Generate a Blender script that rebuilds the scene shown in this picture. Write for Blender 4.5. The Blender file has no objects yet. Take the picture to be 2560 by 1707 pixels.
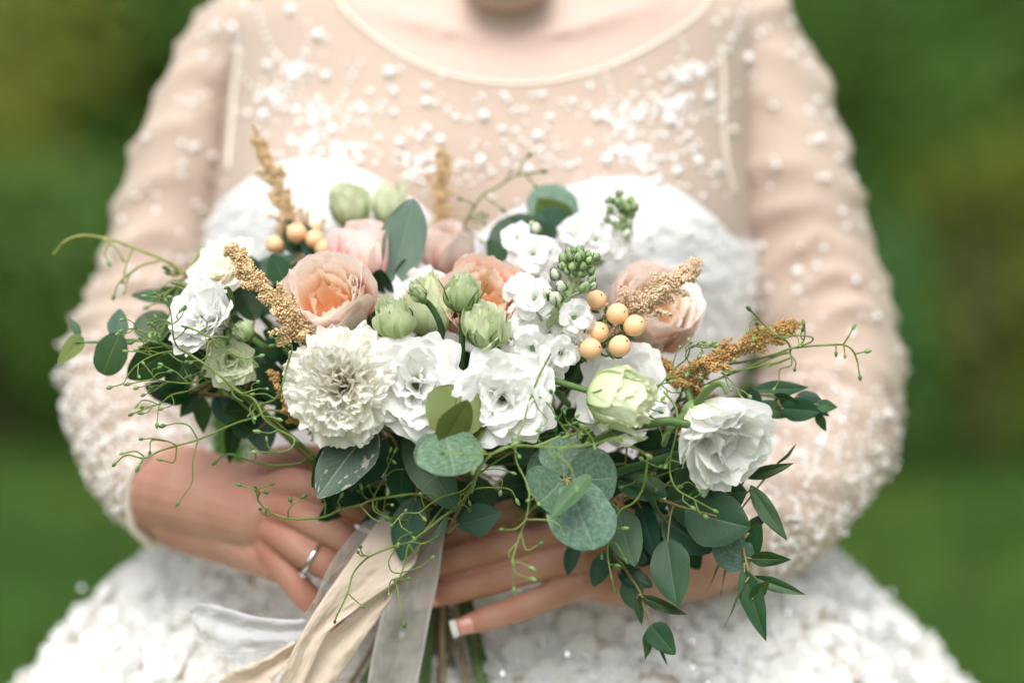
import bpy, math, random
import numpy as np
from mathutils import Vector, Matrix, noise
from mathutils.bvhtree import BVHTree

random.seed(7); RNG = np.random.default_rng(7)
scene = bpy.context.scene
COL = scene.collection

# ------------------------------------------------------------------ camera
FOC, SENS, DF, TILT = 85.0, 36.0, 1.75, math.radians(5.0)
FWD = Vector((0, math.cos(TILT), -math.sin(TILT)))
UP = Vector((0, math.sin(TILT), math.cos(TILT)))
RT = Vector((1, 0, 0))
CAM = Vector((0, 0, 1.05)) - FWD * DF
cd = bpy.data.cameras.new("camera"); cam = bpy.data.objects.new("camera", cd); COL.objects.link(cam)
cam.matrix_world = Matrix((( 1, 0, 0, CAM.x), (0, UP.y, -FWD.y, CAM.y), (0, UP.z, -FWD.z, CAM.z), (0, 0, 0, 1)))
cd.lens, cd.sensor_width, cd.sensor_fit = FOC, SENS, 'HORIZONTAL'
cd.clip_start, cd.clip_end = 0.05, 800
cd.dof.use_dof = True; cd.dof.focus_distance = 1.752; cd.dof.aperture_fstop = 1.45
scene.camera = cam

# ------------------------------------------------------------------ sky, sun, exposure
w = bpy.data.worlds.new("World"); scene.world = w; w.use_nodes = True
nt = w.node_tree; nt.nodes.clear()
sky = nt.nodes.new('ShaderNodeTexSky'); sky.sky_type = 'NISHITA'; sky.sun_disc = False
SUN_EL, SUN_AZ = math.radians(58), math.radians(-170)      # high, from behind the camera
sky.sun_elevation, sky.sun_rotation = SUN_EL, SUN_AZ
sky.air_density, sky.dust_density, sky.ozone_density = 1.0, 5.0, 1.0
hs = nt.nodes.new('ShaderNodeHueSaturation'); hs.inputs['Saturation'].default_value = 0.22
bg = nt.nodes.new('ShaderNodeBackground'); bg.inputs['Strength'].default_value = 0.15
wo = nt.nodes.new('ShaderNodeOutputWorld')
nt.links.new(sky.outputs[0], hs.inputs['Color']); nt.links.new(hs.outputs[0], bg.inputs[0]); nt.links.new(bg.outputs[0], wo.inputs[0])
sl = bpy.data.lights.new("sun", 'SUN'); sl.energy = 1.3; sl.angle = math.radians(45); sl.color = (1.0, 0.965, 0.91)
sun = bpy.data.objects.new("sun", sl); COL.objects.link(sun)
sd = Vector((math.sin(SUN_AZ) * math.cos(SUN_EL), math.cos(SUN_AZ) * math.cos(SUN_EL), math.sin(SUN_EL)))
sun.rotation_euler = sd.to_track_quat('Z', 'Y').to_euler(); sun.location = (0, 0, 6)
vs = scene.view_settings
vs.view_transform = 'Standard'; vs.look = 'None'; vs.gamma = 1.0; vs.exposure = 0.58; vs.use_curve_mapping = False
scene.render.engine = 'CYCLES'
cy = scene.cycles
cy.use_denoising = True; cy.max_bounces = 20; cy.transparent_max_bounces = 12; cy.transmission_bounces = 16; cy.diffuse_bounces = 14
try: cy.denoiser = 'OPENIMAGEDENOISE'
except Exception: pass

# ------------------------------------------------------------------ helpers
K = SENS / FOC / 2560.0
def S(d): return K * d                                            # metres per photo pixel at distance d
def P(px, py, d): return CAM + FWD * d + RT * ((px - 1280) * K * d) - UP * ((py - 853.5) * K * d)
def proj(v):
    q = Vector(v) - CAM; d = q.dot(FWD)
    return 1280 + q.dot(RT) / (K * d), 853.5 - q.dot(UP) / (K * d), d
def cdir(r, u, t): return (RT * r + UP * u - FWD * t).normalized()   # right, up, towards the camera

WM = {}
def mesh(name, V, F, uv=None, mat=None, smooth=True):
    me = bpy.data.meshes.new(name)
    me.from_pydata([tuple(map(float, v)) for v in V], [], [tuple(map(int, f)) for f in F])
    if uv is not None:
        ul = me.uv_layers.new(name="UVMap"); uv = np.asarray(uv, dtype=np.float32)
        li = np.empty(len(me.loops), dtype=np.int32); me.loops.foreach_get('vertex_index', li)
        ul.data.foreach_set('uv', uv[li].ravel())
    if smooth: me.polygons.foreach_set('use_smooth', [True] * len(me.polygons))
    if mat: me.materials.append(mat)
    me.update()
    return me
def obj(name, me, M=None, parent=None):
    o = bpy.data.objects.new(name, me); COL.objects.link(o)
    M = M or Matrix.Identity(4); WM[o.name] = M
    if parent is not None:
        o.parent = parent; o.matrix_basis = WM[parent.name].inverted() @ M
    else:
        o.matrix_basis = M
    return o
def thing(name, label, cat, loc, group=None):
    o = obj(name, None, Matrix.Translation(Vector(loc))); o.empty_display_size = .01
    return tag(o, label, cat, group)
def tag(o, label, cat, group=None, kind=None):
    if label: o['label'] = label
    if cat: o['category'] = cat
    if group: o['group'] = group
    if kind: o['kind'] = kind
    return o
def wobj(name, V, F, mat, parent, uv=None, smooth=True):
    """a mesh given in world coordinates under a thing"""
    return obj(name, mesh(name, V, F, uv, mat, smooth), Matrix.Identity(4), parent)

def grid_faces(nu, nv, wrap=False, base=0):
    F = []
    for i in range(nu - 1):
        for j in range(nv if wrap else nv - 1):
            a = base + i * nv + j; b = base + i * nv + (j + 1) % nv
            F.append((a, b, b + nv, a + nv))
    return F
def spline(pts, n):
    """Catmull-Rom through pts (k x m array), n samples"""
    p = np.asarray(pts, float)
    if len(p) == 2: return p[0] + (p[1] - p[0]) * np.linspace(0, 1, n)[:, None]
    q = np.vstack([2 * p[0] - p[1], p, 2 * p[-1] - p[-2]])
    t = np.linspace(0, len(p) - 1 - 1e-9, n); i = t.astype(int); f = (t - i)[:, None]
    a, b, c, d = q[i], q[i + 1], q[i + 2], q[i + 3]
    return .5 * (2 * b + (c - a) * f + (2 * a - 5 * b + 4 * c - d) * f ** 2 + (3 * b - a - 3 * c + d) * f ** 3)
def tube(pts, rad, n=6, cap=True, base=0, flat=None):
    """tube along world points; returns V, F (rounded caps when cap). flat=(vector,k): squash the section along vector"""
    p = np.asarray([tuple(q) for q in pts], float); m = len(p)
    r = np.full(m, rad, float) if np.isscalar(rad) else np.asarray(rad, float)
    T = np.gradient(p, axis=0); T /= np.linalg.norm(T, axis=1)[:, None] + 1e-12
    if cap:
        e0 = [(p[0] - T[0] * r[0] * k, r[0] * math.sqrt(max(0, 1 - k * k))) for k in (.97, .7, .35)]
        e1 = [(p[-1] + T[-1] * r[-1] * k, r[-1] * math.sqrt(max(0, 1 - k * k))) for k in (.35, .7, .97)]
        p = np.vstack([[e[0] for e in e0], p, [e[0] for e in e1]])
        r = np.concatenate([[e[1] for e in e0], r, [e[1] for e in e1]])
        T = np.vstack([[T[0]] * 3, T, [T[-1]] * 3]); m += 6
    x = np.array([0.3, 0.2, 1.0]); x -= T[0] * x.dot(T[0])
    if np.linalg.norm(x) < 1e-3: x = np.array([1., 0, 0])
    V = []; an = np.linspace(0, 2 * math.pi, n, endpoint=False)
    for k in range(m):
        x = x - T[k] * x.dot(T[k]); x /= np.linalg.norm(x); y = np.cross(T[k], x)
        off = r[k] * (np.cos(an)[:, None] * x + np.sin(an)[:, None] * y)
        if flat is not None:
            f = np.asarray(flat[0], float); off = off - (1 - flat[1]) * (off @ f)[:, None] * f
        V.append(p[k] + off)
    V = np.vstack(V); F = grid_faces(m, n, True, base)
    if cap:
        F.append(tuple(base + j for j in range(n))[::-1]); F.append(tuple(base + (m - 1) * n + j for j in range(n)))
    return V, F
class MB:
    def __init__(s): s.V = []; s.F = []; s.n = 0
    def add(s, V, F):
        V = np.asarray(V, float); s.V.append(V); s.F += [tuple(i + s.n for i in f) for f in F]; s.n += len(V); return s
    def tube(s, pts, rad, n=6, cap=True, flat=None):
        V, F = tube(pts, rad, n, cap, 0, flat); return s.add(V, F)
    def mesh(s, name, mat, smooth=True): return mesh(name, np.vstack(s.V), s.F, None, mat, smooth)
    def obj(s, name, mat, parent, smooth=True): return obj(name, s.mesh(name, mat, smooth), None, parent)
def ico(sub=1):
    t = (1 + 5 ** .5) / 2
    v = [(-1, t, 0), (1, t, 0), (-1, -t, 0), (1, -t, 0), (0, -1, t), (0, 1, t), (0, -1, -t), (0, 1, -t), (t, 0, -1), (t, 0, 1), (-t, 0, -1), (-t, 0, 1)]
    f = [(0, 11, 5), (0, 5, 1), (0, 1, 7), (0, 7, 10), (0, 10, 11), (1, 5, 9), (5, 11, 4), (11, 10, 2), (10, 7, 6), (7, 1, 8), (3, 9, 4), (3, 4, 2), (3, 2, 6), (3, 6, 8), (3, 8, 9), (4, 9, 5), (2, 4, 11), (6, 2, 10), (8, 6, 7), (9, 8, 1)]
    v = [np.array(a, float) / np.linalg.norm(a) for a in v]
    for _ in range(sub):
        mid = {}; nf = []
        def m(a, b):
            k = (min(a, b), max(a, b))
            if k not in mid:
                q = v[a] + v[b]; v.append(q / np.linalg.norm(q)); mid[k] = len(v) - 1
            return mid[k]
        for a, b, c in f:
            x, y, z = m(a, b), m(b, c), m(c, a); nf += [(a, x, z), (b, y, x), (c, z, y), (x, y, z)]
        f = nf
    return np.array(v), f
ICO0, ICO1, ICO2 = ico(0), ico(1), ico(2)
def frame(y, hint, roll=0.0):
    """matrix whose Y runs along y and Z leans to hint, rolled about Y"""
    y = Vector(y).normalized(); z = Vector(hint); z = (z - y * z.dot(y))
    if z.length < 1e-5: z = y.orthogonal()
    z.normalize(); z = Matrix.Rotation(roll, 3, y) @ z; x = y.cross(z)
    return Matrix((x, y, z)).transposed()
def frame_z(z, spin=0.0):
    z = Vector(z).normalized(); x = Vector((0, 0, 1)).cross(z)
    if x.length < 1e-3: x = Vector((1, 0, 0))
    x.normalize(); y = z.cross(x)
    return (Matrix((x, y, z)).transposed() @ Matrix.Rotation(spin, 3, 'Z')).to_4x4()

# ------------------------------------------------------------------ materials
def new_mat(name):
    m = bpy.data.materials.new(name); m.use_nodes = True; t = m.node_tree; t.nodes.clear()
    return m, t, t.nodes.new, t.links.new
def ramp(N, stops, interp='LINEAR'):
    r = N('ShaderNodeValToRGB'); r.color_ramp.interpolation = interp; e = r.color_ramp.elements
    while len(e) < len(stops): e.new(.5)
    for k, (p, c) in enumerate(stops): e[k].position = p; e[k].color = (*c, 1) if len(c) == 3 else c
    return r
def finish(t, N, Lk, col, rough, trans, bump=None, spec=.3, sheen=0, transparent=0, sss=0):
    """col: a socket; mixes a Principled with a Translucent lobe (thin living tissue or cloth)"""
    p = N('ShaderNodeBsdfPrincipled'); Lk(col, p.inputs['Base Color']); p.inputs['Roughness'].default_value = rough
    p.inputs['Specular IOR Level'].default_value = spec
    if sheen: p.inputs['Sheen Weight'].default_value = sheen
    if sss:
        p.inputs['Subsurface Weight'].default_value = sss; p.inputs['Subsurface Radius'].default_value = (1, .35, .18); p.inputs['Subsurface Scale'].default_value = .008
    if bump is not None: Lk(bump, p.inputs['Normal'])
    out = p.outputs[0]
    if trans:
        tr = N('ShaderNodeBsdfTranslucent'); Lk(col, tr.inputs['Color'])
        mx = N('ShaderNodeMixShader'); mx.inputs[0].default_value = trans; Lk(out, mx.inputs[1]); Lk(tr.outputs[0], mx.inputs[2]); out = mx.outputs[0]
    if transparent:
        tp = N('ShaderNodeBsdfTransparent'); mx = N('ShaderNodeMixShader')
        if isinstance(transparent, float): mx.inputs[0].default_value = transparent
        else: Lk(transparent, mx.inputs[0])
        Lk(out, mx.inputs[1]); Lk(tp.outputs[0], mx.inputs[2]); out = mx.outputs[0]
    o = N('ShaderNodeOutputMaterial'); Lk(out, o.inputs[0])
def mixc(N, Lk, fac, a, b, mode='MIX'):
    m = N('ShaderNodeMix'); m.data_type = 'RGBA'; m.blend_type = mode
    for s, v in ((m.inputs[0], fac), (m.inputs[6], a), (m.inputs[7], b)):
        if hasattr(v, 'links'): Lk(v, s)
        elif isinstance(v, (int, float)): s.default_value = v
        else: s.default_value = (*v, 1)
    return m.outputs[2]
def petal_mat(name, stops, trans=.35, vein=.25, vary=.06, rough=.6, wave_scale=16, sheen=0):
    m, t, N, Lk = new_mat(name)
    tc = N('ShaderNodeTexCoord'); sp = N('ShaderNodeSeparateXYZ'); Lk(tc.outputs['UV'], sp.inputs[0])
    nz = N('ShaderNodeTexNoise'); nz.inputs['Scale'].default_value = 55; Lk(tc.outputs['Object'], nz.inputs['Vector'])
    ad = N('ShaderNodeMath'); ad.operation = 'MULTIPLY_ADD'; Lk(nz.outputs[0], ad.inputs[0]); ad.inputs[1].default_value = .22
    a2 = N('ShaderNodeMath'); a2.operation = 'SUBTRACT'; Lk(sp.outputs['Y'], a2.inputs[0]); a2.inputs[1].default_value = .11; Lk(a2.outputs[0], ad.inputs[2])
    rp = ramp(N, stops); Lk(ad.outputs[0], rp.inputs[0])
    oi = N('ShaderNodeObjectInfo'); hv = N('ShaderNodeHueSaturation')
    mr = N('ShaderNodeMapRange'); Lk(oi.outputs['Random'], mr.inputs[0]); mr.inputs[3].default_value = 1 - vary; mr.inputs[4].default_value = 1 + vary * .5
    Lk(mr.outputs[0], hv.inputs['Value']); Lk(rp.outputs[0], hv.inputs['Color'])
    # fine veins running from base to edge
    mp = N('ShaderNodeMapping'); mp.inputs['Scale'].default_value = (wave_scale, 1.3, 1); Lk(tc.outputs['UV'], mp.inputs[0])
    vn = N('ShaderNodeTexNoise'); vn.inputs['Scale'].default_value = 2.5; vn.inputs['Detail'].default_value = 3; Lk(mp.outputs[0], vn.inputs['Vector'])
    bp = N('ShaderNodeBump'); bp.inputs['Strength'].default_value = vein; bp.inputs['Distance'].default_value = .0015; Lk(vn.outputs[0], bp.inputs['Height'])
    c2 = N('ShaderNodeMapRange'); Lk(vn.outputs[0], c2.inputs[0]); c2.inputs[1].default_value = .3; c2.inputs[2].default_value = .7; c2.inputs[3].default_value = .93; c2.inputs[4].default_value = 1.03
    hv2 = N('ShaderNodeHueSaturation'); Lk(hv.outputs[0], hv2.inputs['Color']); Lk(c2.outputs[0], hv2.inputs['Value'])
    finish(t, N, Lk, hv2.outputs[0], rough, trans, bp.outputs[0], .25, sheen)
    return m
def leaf_mat(name, dark, light, rim, vein=(.35, .42, .25), trans=.12, rough=.42, damage=0.0, bloom=.0, hue=.04):
    m, t, N, Lk = new_mat(name)
    tc = N('ShaderNodeTexCoord'); sp = N('ShaderNodeSeparateXYZ'); Lk(tc.outputs['UV'], sp.inputs[0])
    oi = N('ShaderNodeObjectInfo')
    vadd = N('ShaderNodeVectorMath'); vadd.operation = 'ADD'; Lk(tc.outputs['UV'], vadd.inputs[0]); Lk(oi.outputs['Random'], vadd.inputs[1])
    nz = N('ShaderNodeTexNoise'); nz.inputs['Scale'].default_value = 3.2; nz.inputs['Detail'].default_value = 5; Lk(vadd.outputs[0], nz.inputs['Vector'])
    base = mixc(N, Lk, nz.outputs[0], dark, light)
    # v: distance from midrib 0..1
    s1 = N('ShaderNodeMath'); s1.operation = 'MULTIPLY_ADD'; Lk(sp.outputs['X'], s1.inputs[0]); s1.inputs[1].default_value = 2; s1.inputs[2].default_value = -1
    av = N('ShaderNodeMath'); av.operation = 'ABSOLUTE'; Lk(s1.outputs[0], av.inputs[0])
    mid = N('ShaderNodeMapRange'); Lk(av.outputs[0], mid.inputs[0]); mid.inputs[1].default_value = .012; mid.inputs[2].default_value = .045; mid.inputs[3].default_value = .75; mid.inputs[4].default_value = 0
    # side veins: stripes along u - v*.55
    c1 = N('ShaderNodeMath'); c1.operation = 'MULTIPLY_ADD'; Lk(av.outputs[0], c1.inputs[0]); c1.inputs[1].default_value = -.34; Lk(sp.outputs['Y'], c1.inputs[2])
    n2 = N('ShaderNodeMath'); n2.operation = 'MULTIPLY_ADD'; Lk(nz.outputs[0], n2.inputs[0]); n2.inputs[1].default_value = .10; Lk(c1.outputs[0], n2.inputs[2])
    sn = N('ShaderNodeMath'); sn.operation = 'MULTIPLY'; Lk(n2.outputs[0], sn.inputs[0]); sn.inputs[1].default_value = 62
    si = N('ShaderNodeMath'); si.operation = 'SINE'; Lk(sn.outputs[0], si.inputs[0])
    sv = N('ShaderNodeMapRange'); Lk(si.outputs[0], sv.inputs[0]); sv.inputs[1].default_value = .93; sv.inputs[2].default_value = 1.0; sv.inputs[3].default_value = 0; sv.inputs[4].default_value = .2
    mxv = N('ShaderNodeMath'); mxv.operation = 'MAXIMUM'; Lk(mid.outputs[0], mxv.inputs[0]); Lk(sv.outputs[0], mxv.inputs[1])
    col = mixc(N, Lk, mxv.outputs[0], base, vein)
    if bloom:
        nb = N('ShaderNodeTexNoise'); nb.inputs['Scale'].default_value = 14; nb.inputs['Detail'].default_value = 6; nb.inputs['Roughness'].default_value = .7; Lk(vadd.outputs[0], nb.inputs['Vector'])
        mb = N('ShaderNodeMapRange'); Lk(nb.outputs[0], mb.inputs[0]); mb.inputs[1].default_value = .38; mb.inputs[2].default_value = .72; mb.inputs[3].default_value = 0; mb.inputs[4].default_value = bloom
        col = mixc(N, Lk, mb.outputs[0], col, (.42, .55, .47))
    if damage:
        nd = N('ShaderNodeTexNoise'); nd.inputs['Scale'].default_value = 7; nd.inputs['Detail'].default_value = 4; Lk(vadd.outputs[0], nd.inputs['Vector'])
        e1 = N('ShaderNodeMath'); e1.operation = 'MULTIPLY_ADD'; Lk(av.outputs[0], e1.inputs[0]); e1.inputs[1].default_value = .16; Lk(nd.outputs[0], e1.inputs[2])
        md = N('ShaderNodeMapRange'); Lk(e1.outputs[0], md.inputs[0]); md.inputs[1].default_value = .70; md.inputs[2].default_value = .73; md.inputs[3].default_value = 0; md.inputs[4].default_value = damage
        col = mixc(N, Lk, md.outputs[0], col, (.48, .46, .38))
    # freckles
    nf = N('ShaderNodeTexNoise'); nf.inputs['Scale'].default_value = 26; Lk(vadd.outputs[0], nf.inputs['Vector'])
    mf = N('ShaderNodeMapRange'); Lk(nf.outputs[0], mf.inputs[0]); mf.inputs[1].default_value = .74; mf.inputs[2].default_value = .80; mf.inputs[3].default_value = 0; mf.inputs[4].default_value = .5
    col = mixc(N, Lk, mf.outputs[0], col, (.10, .055, .03))
    # rim: uses the distance to the outline stored in UV.z-like second map
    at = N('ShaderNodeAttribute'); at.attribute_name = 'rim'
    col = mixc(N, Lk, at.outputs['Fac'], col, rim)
    hv = N('ShaderNodeHueSaturation'); Lk(col, hv.inputs['Color'])
    mr = N('ShaderNodeMapRange'); Lk(oi.outputs['Random'], mr.inputs[0]); mr.inputs[3].default_value = .78; mr.inputs[4].default_value = 1.18; Lk(mr.outputs[0], hv.inputs['Value'])
    m7 = N('ShaderNodeMath'); m7.operation = 'MULTIPLY'; Lk(oi.outputs['Random'], m7.inputs[0]); m7.inputs[1].default_value = 7.31
    fr = N('ShaderNodeMath'); fr.operation = 'FRACT'; Lk(m7.outputs[0], fr.inputs[0])
    mh = N('ShaderNodeMapRange'); Lk(fr.outputs[0], mh.inputs[0]); mh.inputs[3].default_value = .5 - hue; mh.inputs[4].default_value = .5 + hue * .6; Lk(mh.outputs[0], hv.inputs['Hue'])
    bp = N('ShaderNodeBump'); bp.inputs['Strength'].default_value = .25; bp.inputs['Distance'].default_value = .002; bp.invert = True; Lk(mxv.outputs[0], bp.inputs['Height'])
    finish(t, N, Lk, hv.outputs[0], rough, trans, bp.outputs[0], .24)
    return m
def simple_mat(name, c1, c2=None, rough=.5, scale=60, trans=0, bump=0, spec=.3, sheen=0, transparent=0, sss=0, metal=0, vary=0, bump_dist=.002, detail=3):
    m, t, N, Lk = new_mat(name)
    tc = N('ShaderNodeTexCoord'); nz = N('ShaderNodeTexNoise'); nz.inputs['Scale'].default_value = scale; nz.inputs['Detail'].default_value = detail
    Lk(tc.outputs['Object'], nz.inputs['Vector'])
    rp = ramp(N, [(.3, c1), (.7, c2 or c1)]); Lk(nz.outputs[0], rp.inputs[0]); col = rp.outputs[0]
    if vary:
        oi = N('ShaderNodeObjectInfo'); hv = N('ShaderNodeHueSaturation'); Lk(col, hv.inputs['Color'])
        mr = N('ShaderNodeMapRange'); Lk(oi.outputs['Random'], mr.inputs[0]); mr.inputs[3].default_value = 1 - vary; mr.inputs[4].default_value = 1 + vary; Lk(mr.outputs[0], hv.inputs['Value']); col = hv.outputs[0]
    b = None
    if bump:
        bp = N('ShaderNodeBump'); bp.inputs['Strength'].default_value = bump; bp.inputs['Distance'].default_value = bump_dist; Lk(nz.outputs[0], bp.inputs['Height']); b = bp.outputs[0]
    finish(t, N, Lk, col, rough, trans, b, spec, sheen, transparent, sss)
    if metal:
        for n in t.nodes:
            if n.type == 'BSDF_PRINCIPLED': n.inputs['Metallic'].default_value = metal
    return m

# ================================================================== the setting
def ground_mat():
    m, t, N, Lk = new_mat("meadow_ground")
    tc = N('ShaderNodeTexCoord')
    n1 = N('ShaderNodeTexNoise'); n1.inputs['Scale'].default_value = .9; n1.inputs['Detail'].default_value = 4; Lk(tc.outputs['Object'], n1.inputs['Vector'])
    r1 = ramp(N, [(.32, (.022, .058, .009)), (.52, (.04, .10, .013)), (.68, (.09, .11, .022)), (.8, (.09, .06, .028))]); Lk(n1.outputs[0], r1.inputs[0])
    n2 = N('ShaderNodeTexNoise'); n2.inputs['Scale'].default_value = 45; Lk(tc.outputs['Object'], n2.inputs['Vector'])
    c = mixc(N, Lk, .35, r1.outputs[0], n2.outputs[0], 'OVERLAY')
    bp = N('ShaderNodeBump'); bp.inputs['Strength'].default_value = .6; bp.inputs['Distance'].default_value = .03; Lk(n2.outputs[0], bp.inputs['Height'])
    finish(t, N, Lk, c, .9, 0, bp.outputs[0], .1)
    return m
G = 300.0; gn = 24
gx = np.concatenate([-np.geomspace(G, 2, gn // 2), np.geomspace(2, G, gn // 2)])
V = [(x, y, 0.0) for x in gx for y in gx]
tag(obj('ground', mesh('ground', V, grid_faces(gn, gn), None, ground_mat())), None, None, None, 'structure')
# grass: nobody could count it
def grass():
    n = 9000; r = np.random.default_rng(3)
    y = r.uniform(2.6, 13, n); x = r.uniform(-1, 1, n) * (1.1 + .32 * (y + 1.7))
    hgt = r.uniform(.05, .16, n); a = r.uniform(0, 6.28, n); lx = r.normal(0, .05, n); ly = r.normal(0, .05, n); wd = r.uniform(.006, .012, n)
    V = np.empty((n * 3, 3)); c, s = np.cos(a) * wd, np.sin(a) * wd
    V[0::3] = np.c_[x - c, y - s, np.full(n, -.01)]; V[1::3] = np.c_[x + c, y + s, np.full(n, -.01)]; V[2::3] = np.c_[x + lx, y + ly, hgt]
    F = [(3 * i, 3 * i + 1, 3 * i + 2) for i in range(n)]
    o = obj('grass', mesh('grass', V, F, None, simple_mat('grass_blades', (.03, .085, .012), (.085, .11, .022), .6, 1.1, trans=.3)))
    tag(o, 'short green meadow grass growing behind the bride', 'grass', None, 'stuff')
grass()
def leaf_cloud(name, n, ctr, rad, size, seed, mat, parent, lumps=26):
    r = np.random.default_rng(seed); ctr = np.array(ctr); rad = np.array(rad)
    lc = r.normal(0, 1, (lumps, 3)); lc /= np.linalg.norm(lc, axis=1)[:, None]; lc *= r.uniform(.35, .85, (lumps, 1)); lr = r.uniform(.22, .45, lumps)
    k = r.integers(0, lumps, n); d = r.normal(0, 1, (n, 3)); d /= np.linalg.norm(d, axis=1)[:, None]
    p = ctr + rad * (lc[k] + d * (lr[k] * r.uniform(.5, 1.05, n) ** .5)[:, None]); p[:, 2] = np.maximum(p[:, 2], .03)
    a = r.normal(0, 1, (n, 3)); a /= np.linalg.norm(a, axis=1)[:, None]; b = np.cross(a, d); b /= np.linalg.norm(b, axis=1)[:, None] + 1e-9
    s = (size * r.uniform(.6, 1.3, n))[:, None]
    V = np.empty((n * 4, 3)); V[0::4] = p - a * s; V[1::4] = p + b * s * .45; V[2::4] = p + a * s; V[3::4] = p - b * s * .45
    return obj(name, mesh(name, V, [(4 * i, 4 * i + 1, 4 * i + 2, 4 * i + 3) for i in range(n)], None, mat), None, parent)
def shrub(label, x, y, rx, ry, h, cols, seed, n=2600, size=.055, group='shrubs across the meadow behind the bride'):
    t = thing('shrub', label, 'shrub', (x, y, 0), group)
    r = random.Random(seed); b = MB()
    for k in range(7):
        a = r.uniform(0, 6.28); q = r.uniform(.2, .7)
        b.tube(spline([(x, y, -.03), (x + .3 * q * rx * math.cos(a), y + .3 * q * ry * math.sin(a), h * .35), (x + q * rx * math.cos(a), y + q * ry * math.sin(a), h * r.uniform(.6, .85))], 7), np.linspace(.03, .008, 7), 6)
    b.obj('trunk', MBARK, t)
    leaf_cloud('crown', n, (x, y, h * .5), (rx, ry, h * .5), size, seed, simple_mat('shrub_leaves', cols[0], cols[1], .55, .9, trans=.3, vary=.1), t)
MBARK = simple_mat('bark', (.06, .045, .03), (.12, .09, .06), .9, 20, bump=.5)
OL, DG, MG, YG, TL = ((.20, .24, .035), (.30, .31, .05)), ((.055, .15, .02), (.10, .20, .03)), ((.07, .175, .025), (.12, .22, .032)), ((.13, .19, .02), (.22, .25, .028)), ((.045, .145, .035), (.08, .19, .05))
shrub('olive yellow shrub at the far left of the row beyond the meadow', -2.75, 9.4, 1.15, .9, 2.7, OL, 11)
shrub('dark green shrub standing in front of the olive yellow shrub', -1.95, 7.4, .85, .7, 1.15, DG, 12)
shrub('mid green shrub beside the olive yellow one, behind the bride', -1.1, 9.8, 1.1, .9, 2.5, MG, 13)
shrub('blue green shrub in the middle of the row, hidden behind the bride', .3, 10.0, 1.2, .9, 2.6, TL, 14)
shrub('dark green shrub behind the bride beside the yellow flowering shrub', 1.35, 9.6, .9, .8, 2.5, DG, 15)
shrub('low yellow flowering shrub beyond the bride', 1.72, 7.0, .42, .4, 1.32, YG, 16, 1500, .04)
shrub('low blue green shrub next to the yellow flowering shrub', 1.12, 6.6, .4, .4, 1.05, TL, 17, 1500, .04)
shrub('tall dark green shrub at the far right of the row', 2.55, 9.0, .85, .8, 2.7, DG, 18)
shrub('small orange tinged shrub in front of the tall dark green shrub', 2.18, 6.6, .34, .3, .95, ((.12, .10, .012), (.2, .12, .014)), 19, 1200, .035)
for k, lab in enumerate(('tall bushy tree beyond the olive yellow shrub', 'tall dark tree beyond the mid green shrub', 'tall bushy tree straight behind the bride', 'tall dark tree beyond the yellow flowering shrub', 'tall bushy tree beyond the tall dark green shrub')):
    shrub(lab, -5.6 + 2.8 * k + .3 * math.sin(k * 5), 14.5 + .8 * math.cos(k * 3), 2.0, 1.4, 4.8 + .4 * math.sin(k * 7), (MG, DG, TL)[k % 3], 30 + k, 7000, .14, 'trees closing the meadow')

def woodland():
    r = np.random.default_rng(8); n = 26000; a = r.uniform(-1.25, 1.25, n); R = r.uniform(23, 31, n); h = r.uniform(0, 1, n) * (5.2 + 1.6 * np.sin(a * 9) + .9 * np.sin(a * 23))
    p = np.c_[R * np.sin(a), R * np.cos(a) - 2, h]; d = r.normal(0, 1, (n, 3)); d /= np.linalg.norm(d, axis=1)[:, None]; e = np.cross(d, r.normal(0, 1, (n, 3))); e /= np.linalg.norm(e, axis=1)[:, None]; s = r.uniform(.2, .42, (n, 1))
    V = np.empty((n * 4, 3)); V[0::4] = p - d * s; V[1::4] = p + e * s * .6; V[2::4] = p + d * s; V[3::4] = p - e * s * .6
    o = obj('woodland', mesh('woodland', V, [(4 * i, 4 * i + 1, 4 * i + 2, 4 * i + 3) for i in range(n)], None, simple_mat('woodland_leaves', DG[0], MG[1], .6, .25, trans=.25)))
    tag(o, 'far green wood closing the view beyond the meadow', 'woodland', None, 'stuff')
woodland()

# ================================================================== the bride
person = thing('person', 'bride in a sheer beaded long sleeved white dress holding the bouquet', 'person', (0, .42, 0))
MSKIN, t_, N_, L_ = new_mat('skin')
_tc = N_('ShaderNodeTexCoord'); _n = N_('ShaderNodeTexNoise'); _n.inputs['Scale'].default_value = 22; _n.inputs['Detail'].default_value = 4; L_(_tc.outputs['Object'], _n.inputs['Vector'])
_r = ramp(N_, [(.25, (.41, .185, .125)), (.5, (.48, .25, .18)), (.75, (.54, .31, .23))]); L_(_n.outputs[0], _r.inputs[0])
_a = N_('ShaderNodeAttribute'); _a.attribute_name = 'flush'
_c = mixc(N_, L_, _a.outputs['Fac'], _r.outputs[0], (.40, .105, .06))
_a2 = N_('ShaderNodeAttribute'); _a2.attribute_name = 'fair'
_c = mixc(N_, L_, _a2.outputs['Fac'], _c, (.58, .425, .365))
_n2 = N_('ShaderNodeTexNoise'); _n2.inputs['Scale'].default_value = 420; L_(_tc.outputs['Object'], _n2.inputs['Vector'])
_b = N_('ShaderNodeBump'); _b.inputs['Strength'].default_value = .3; _b.inputs['Distance'].default_value = .001; L_(_n2.outputs[0], _b.inputs['Height'])
finish(t_, N_, L_, _c, .56, 0, _b.outputs[0], .4, 0, 0, .25)

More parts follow.
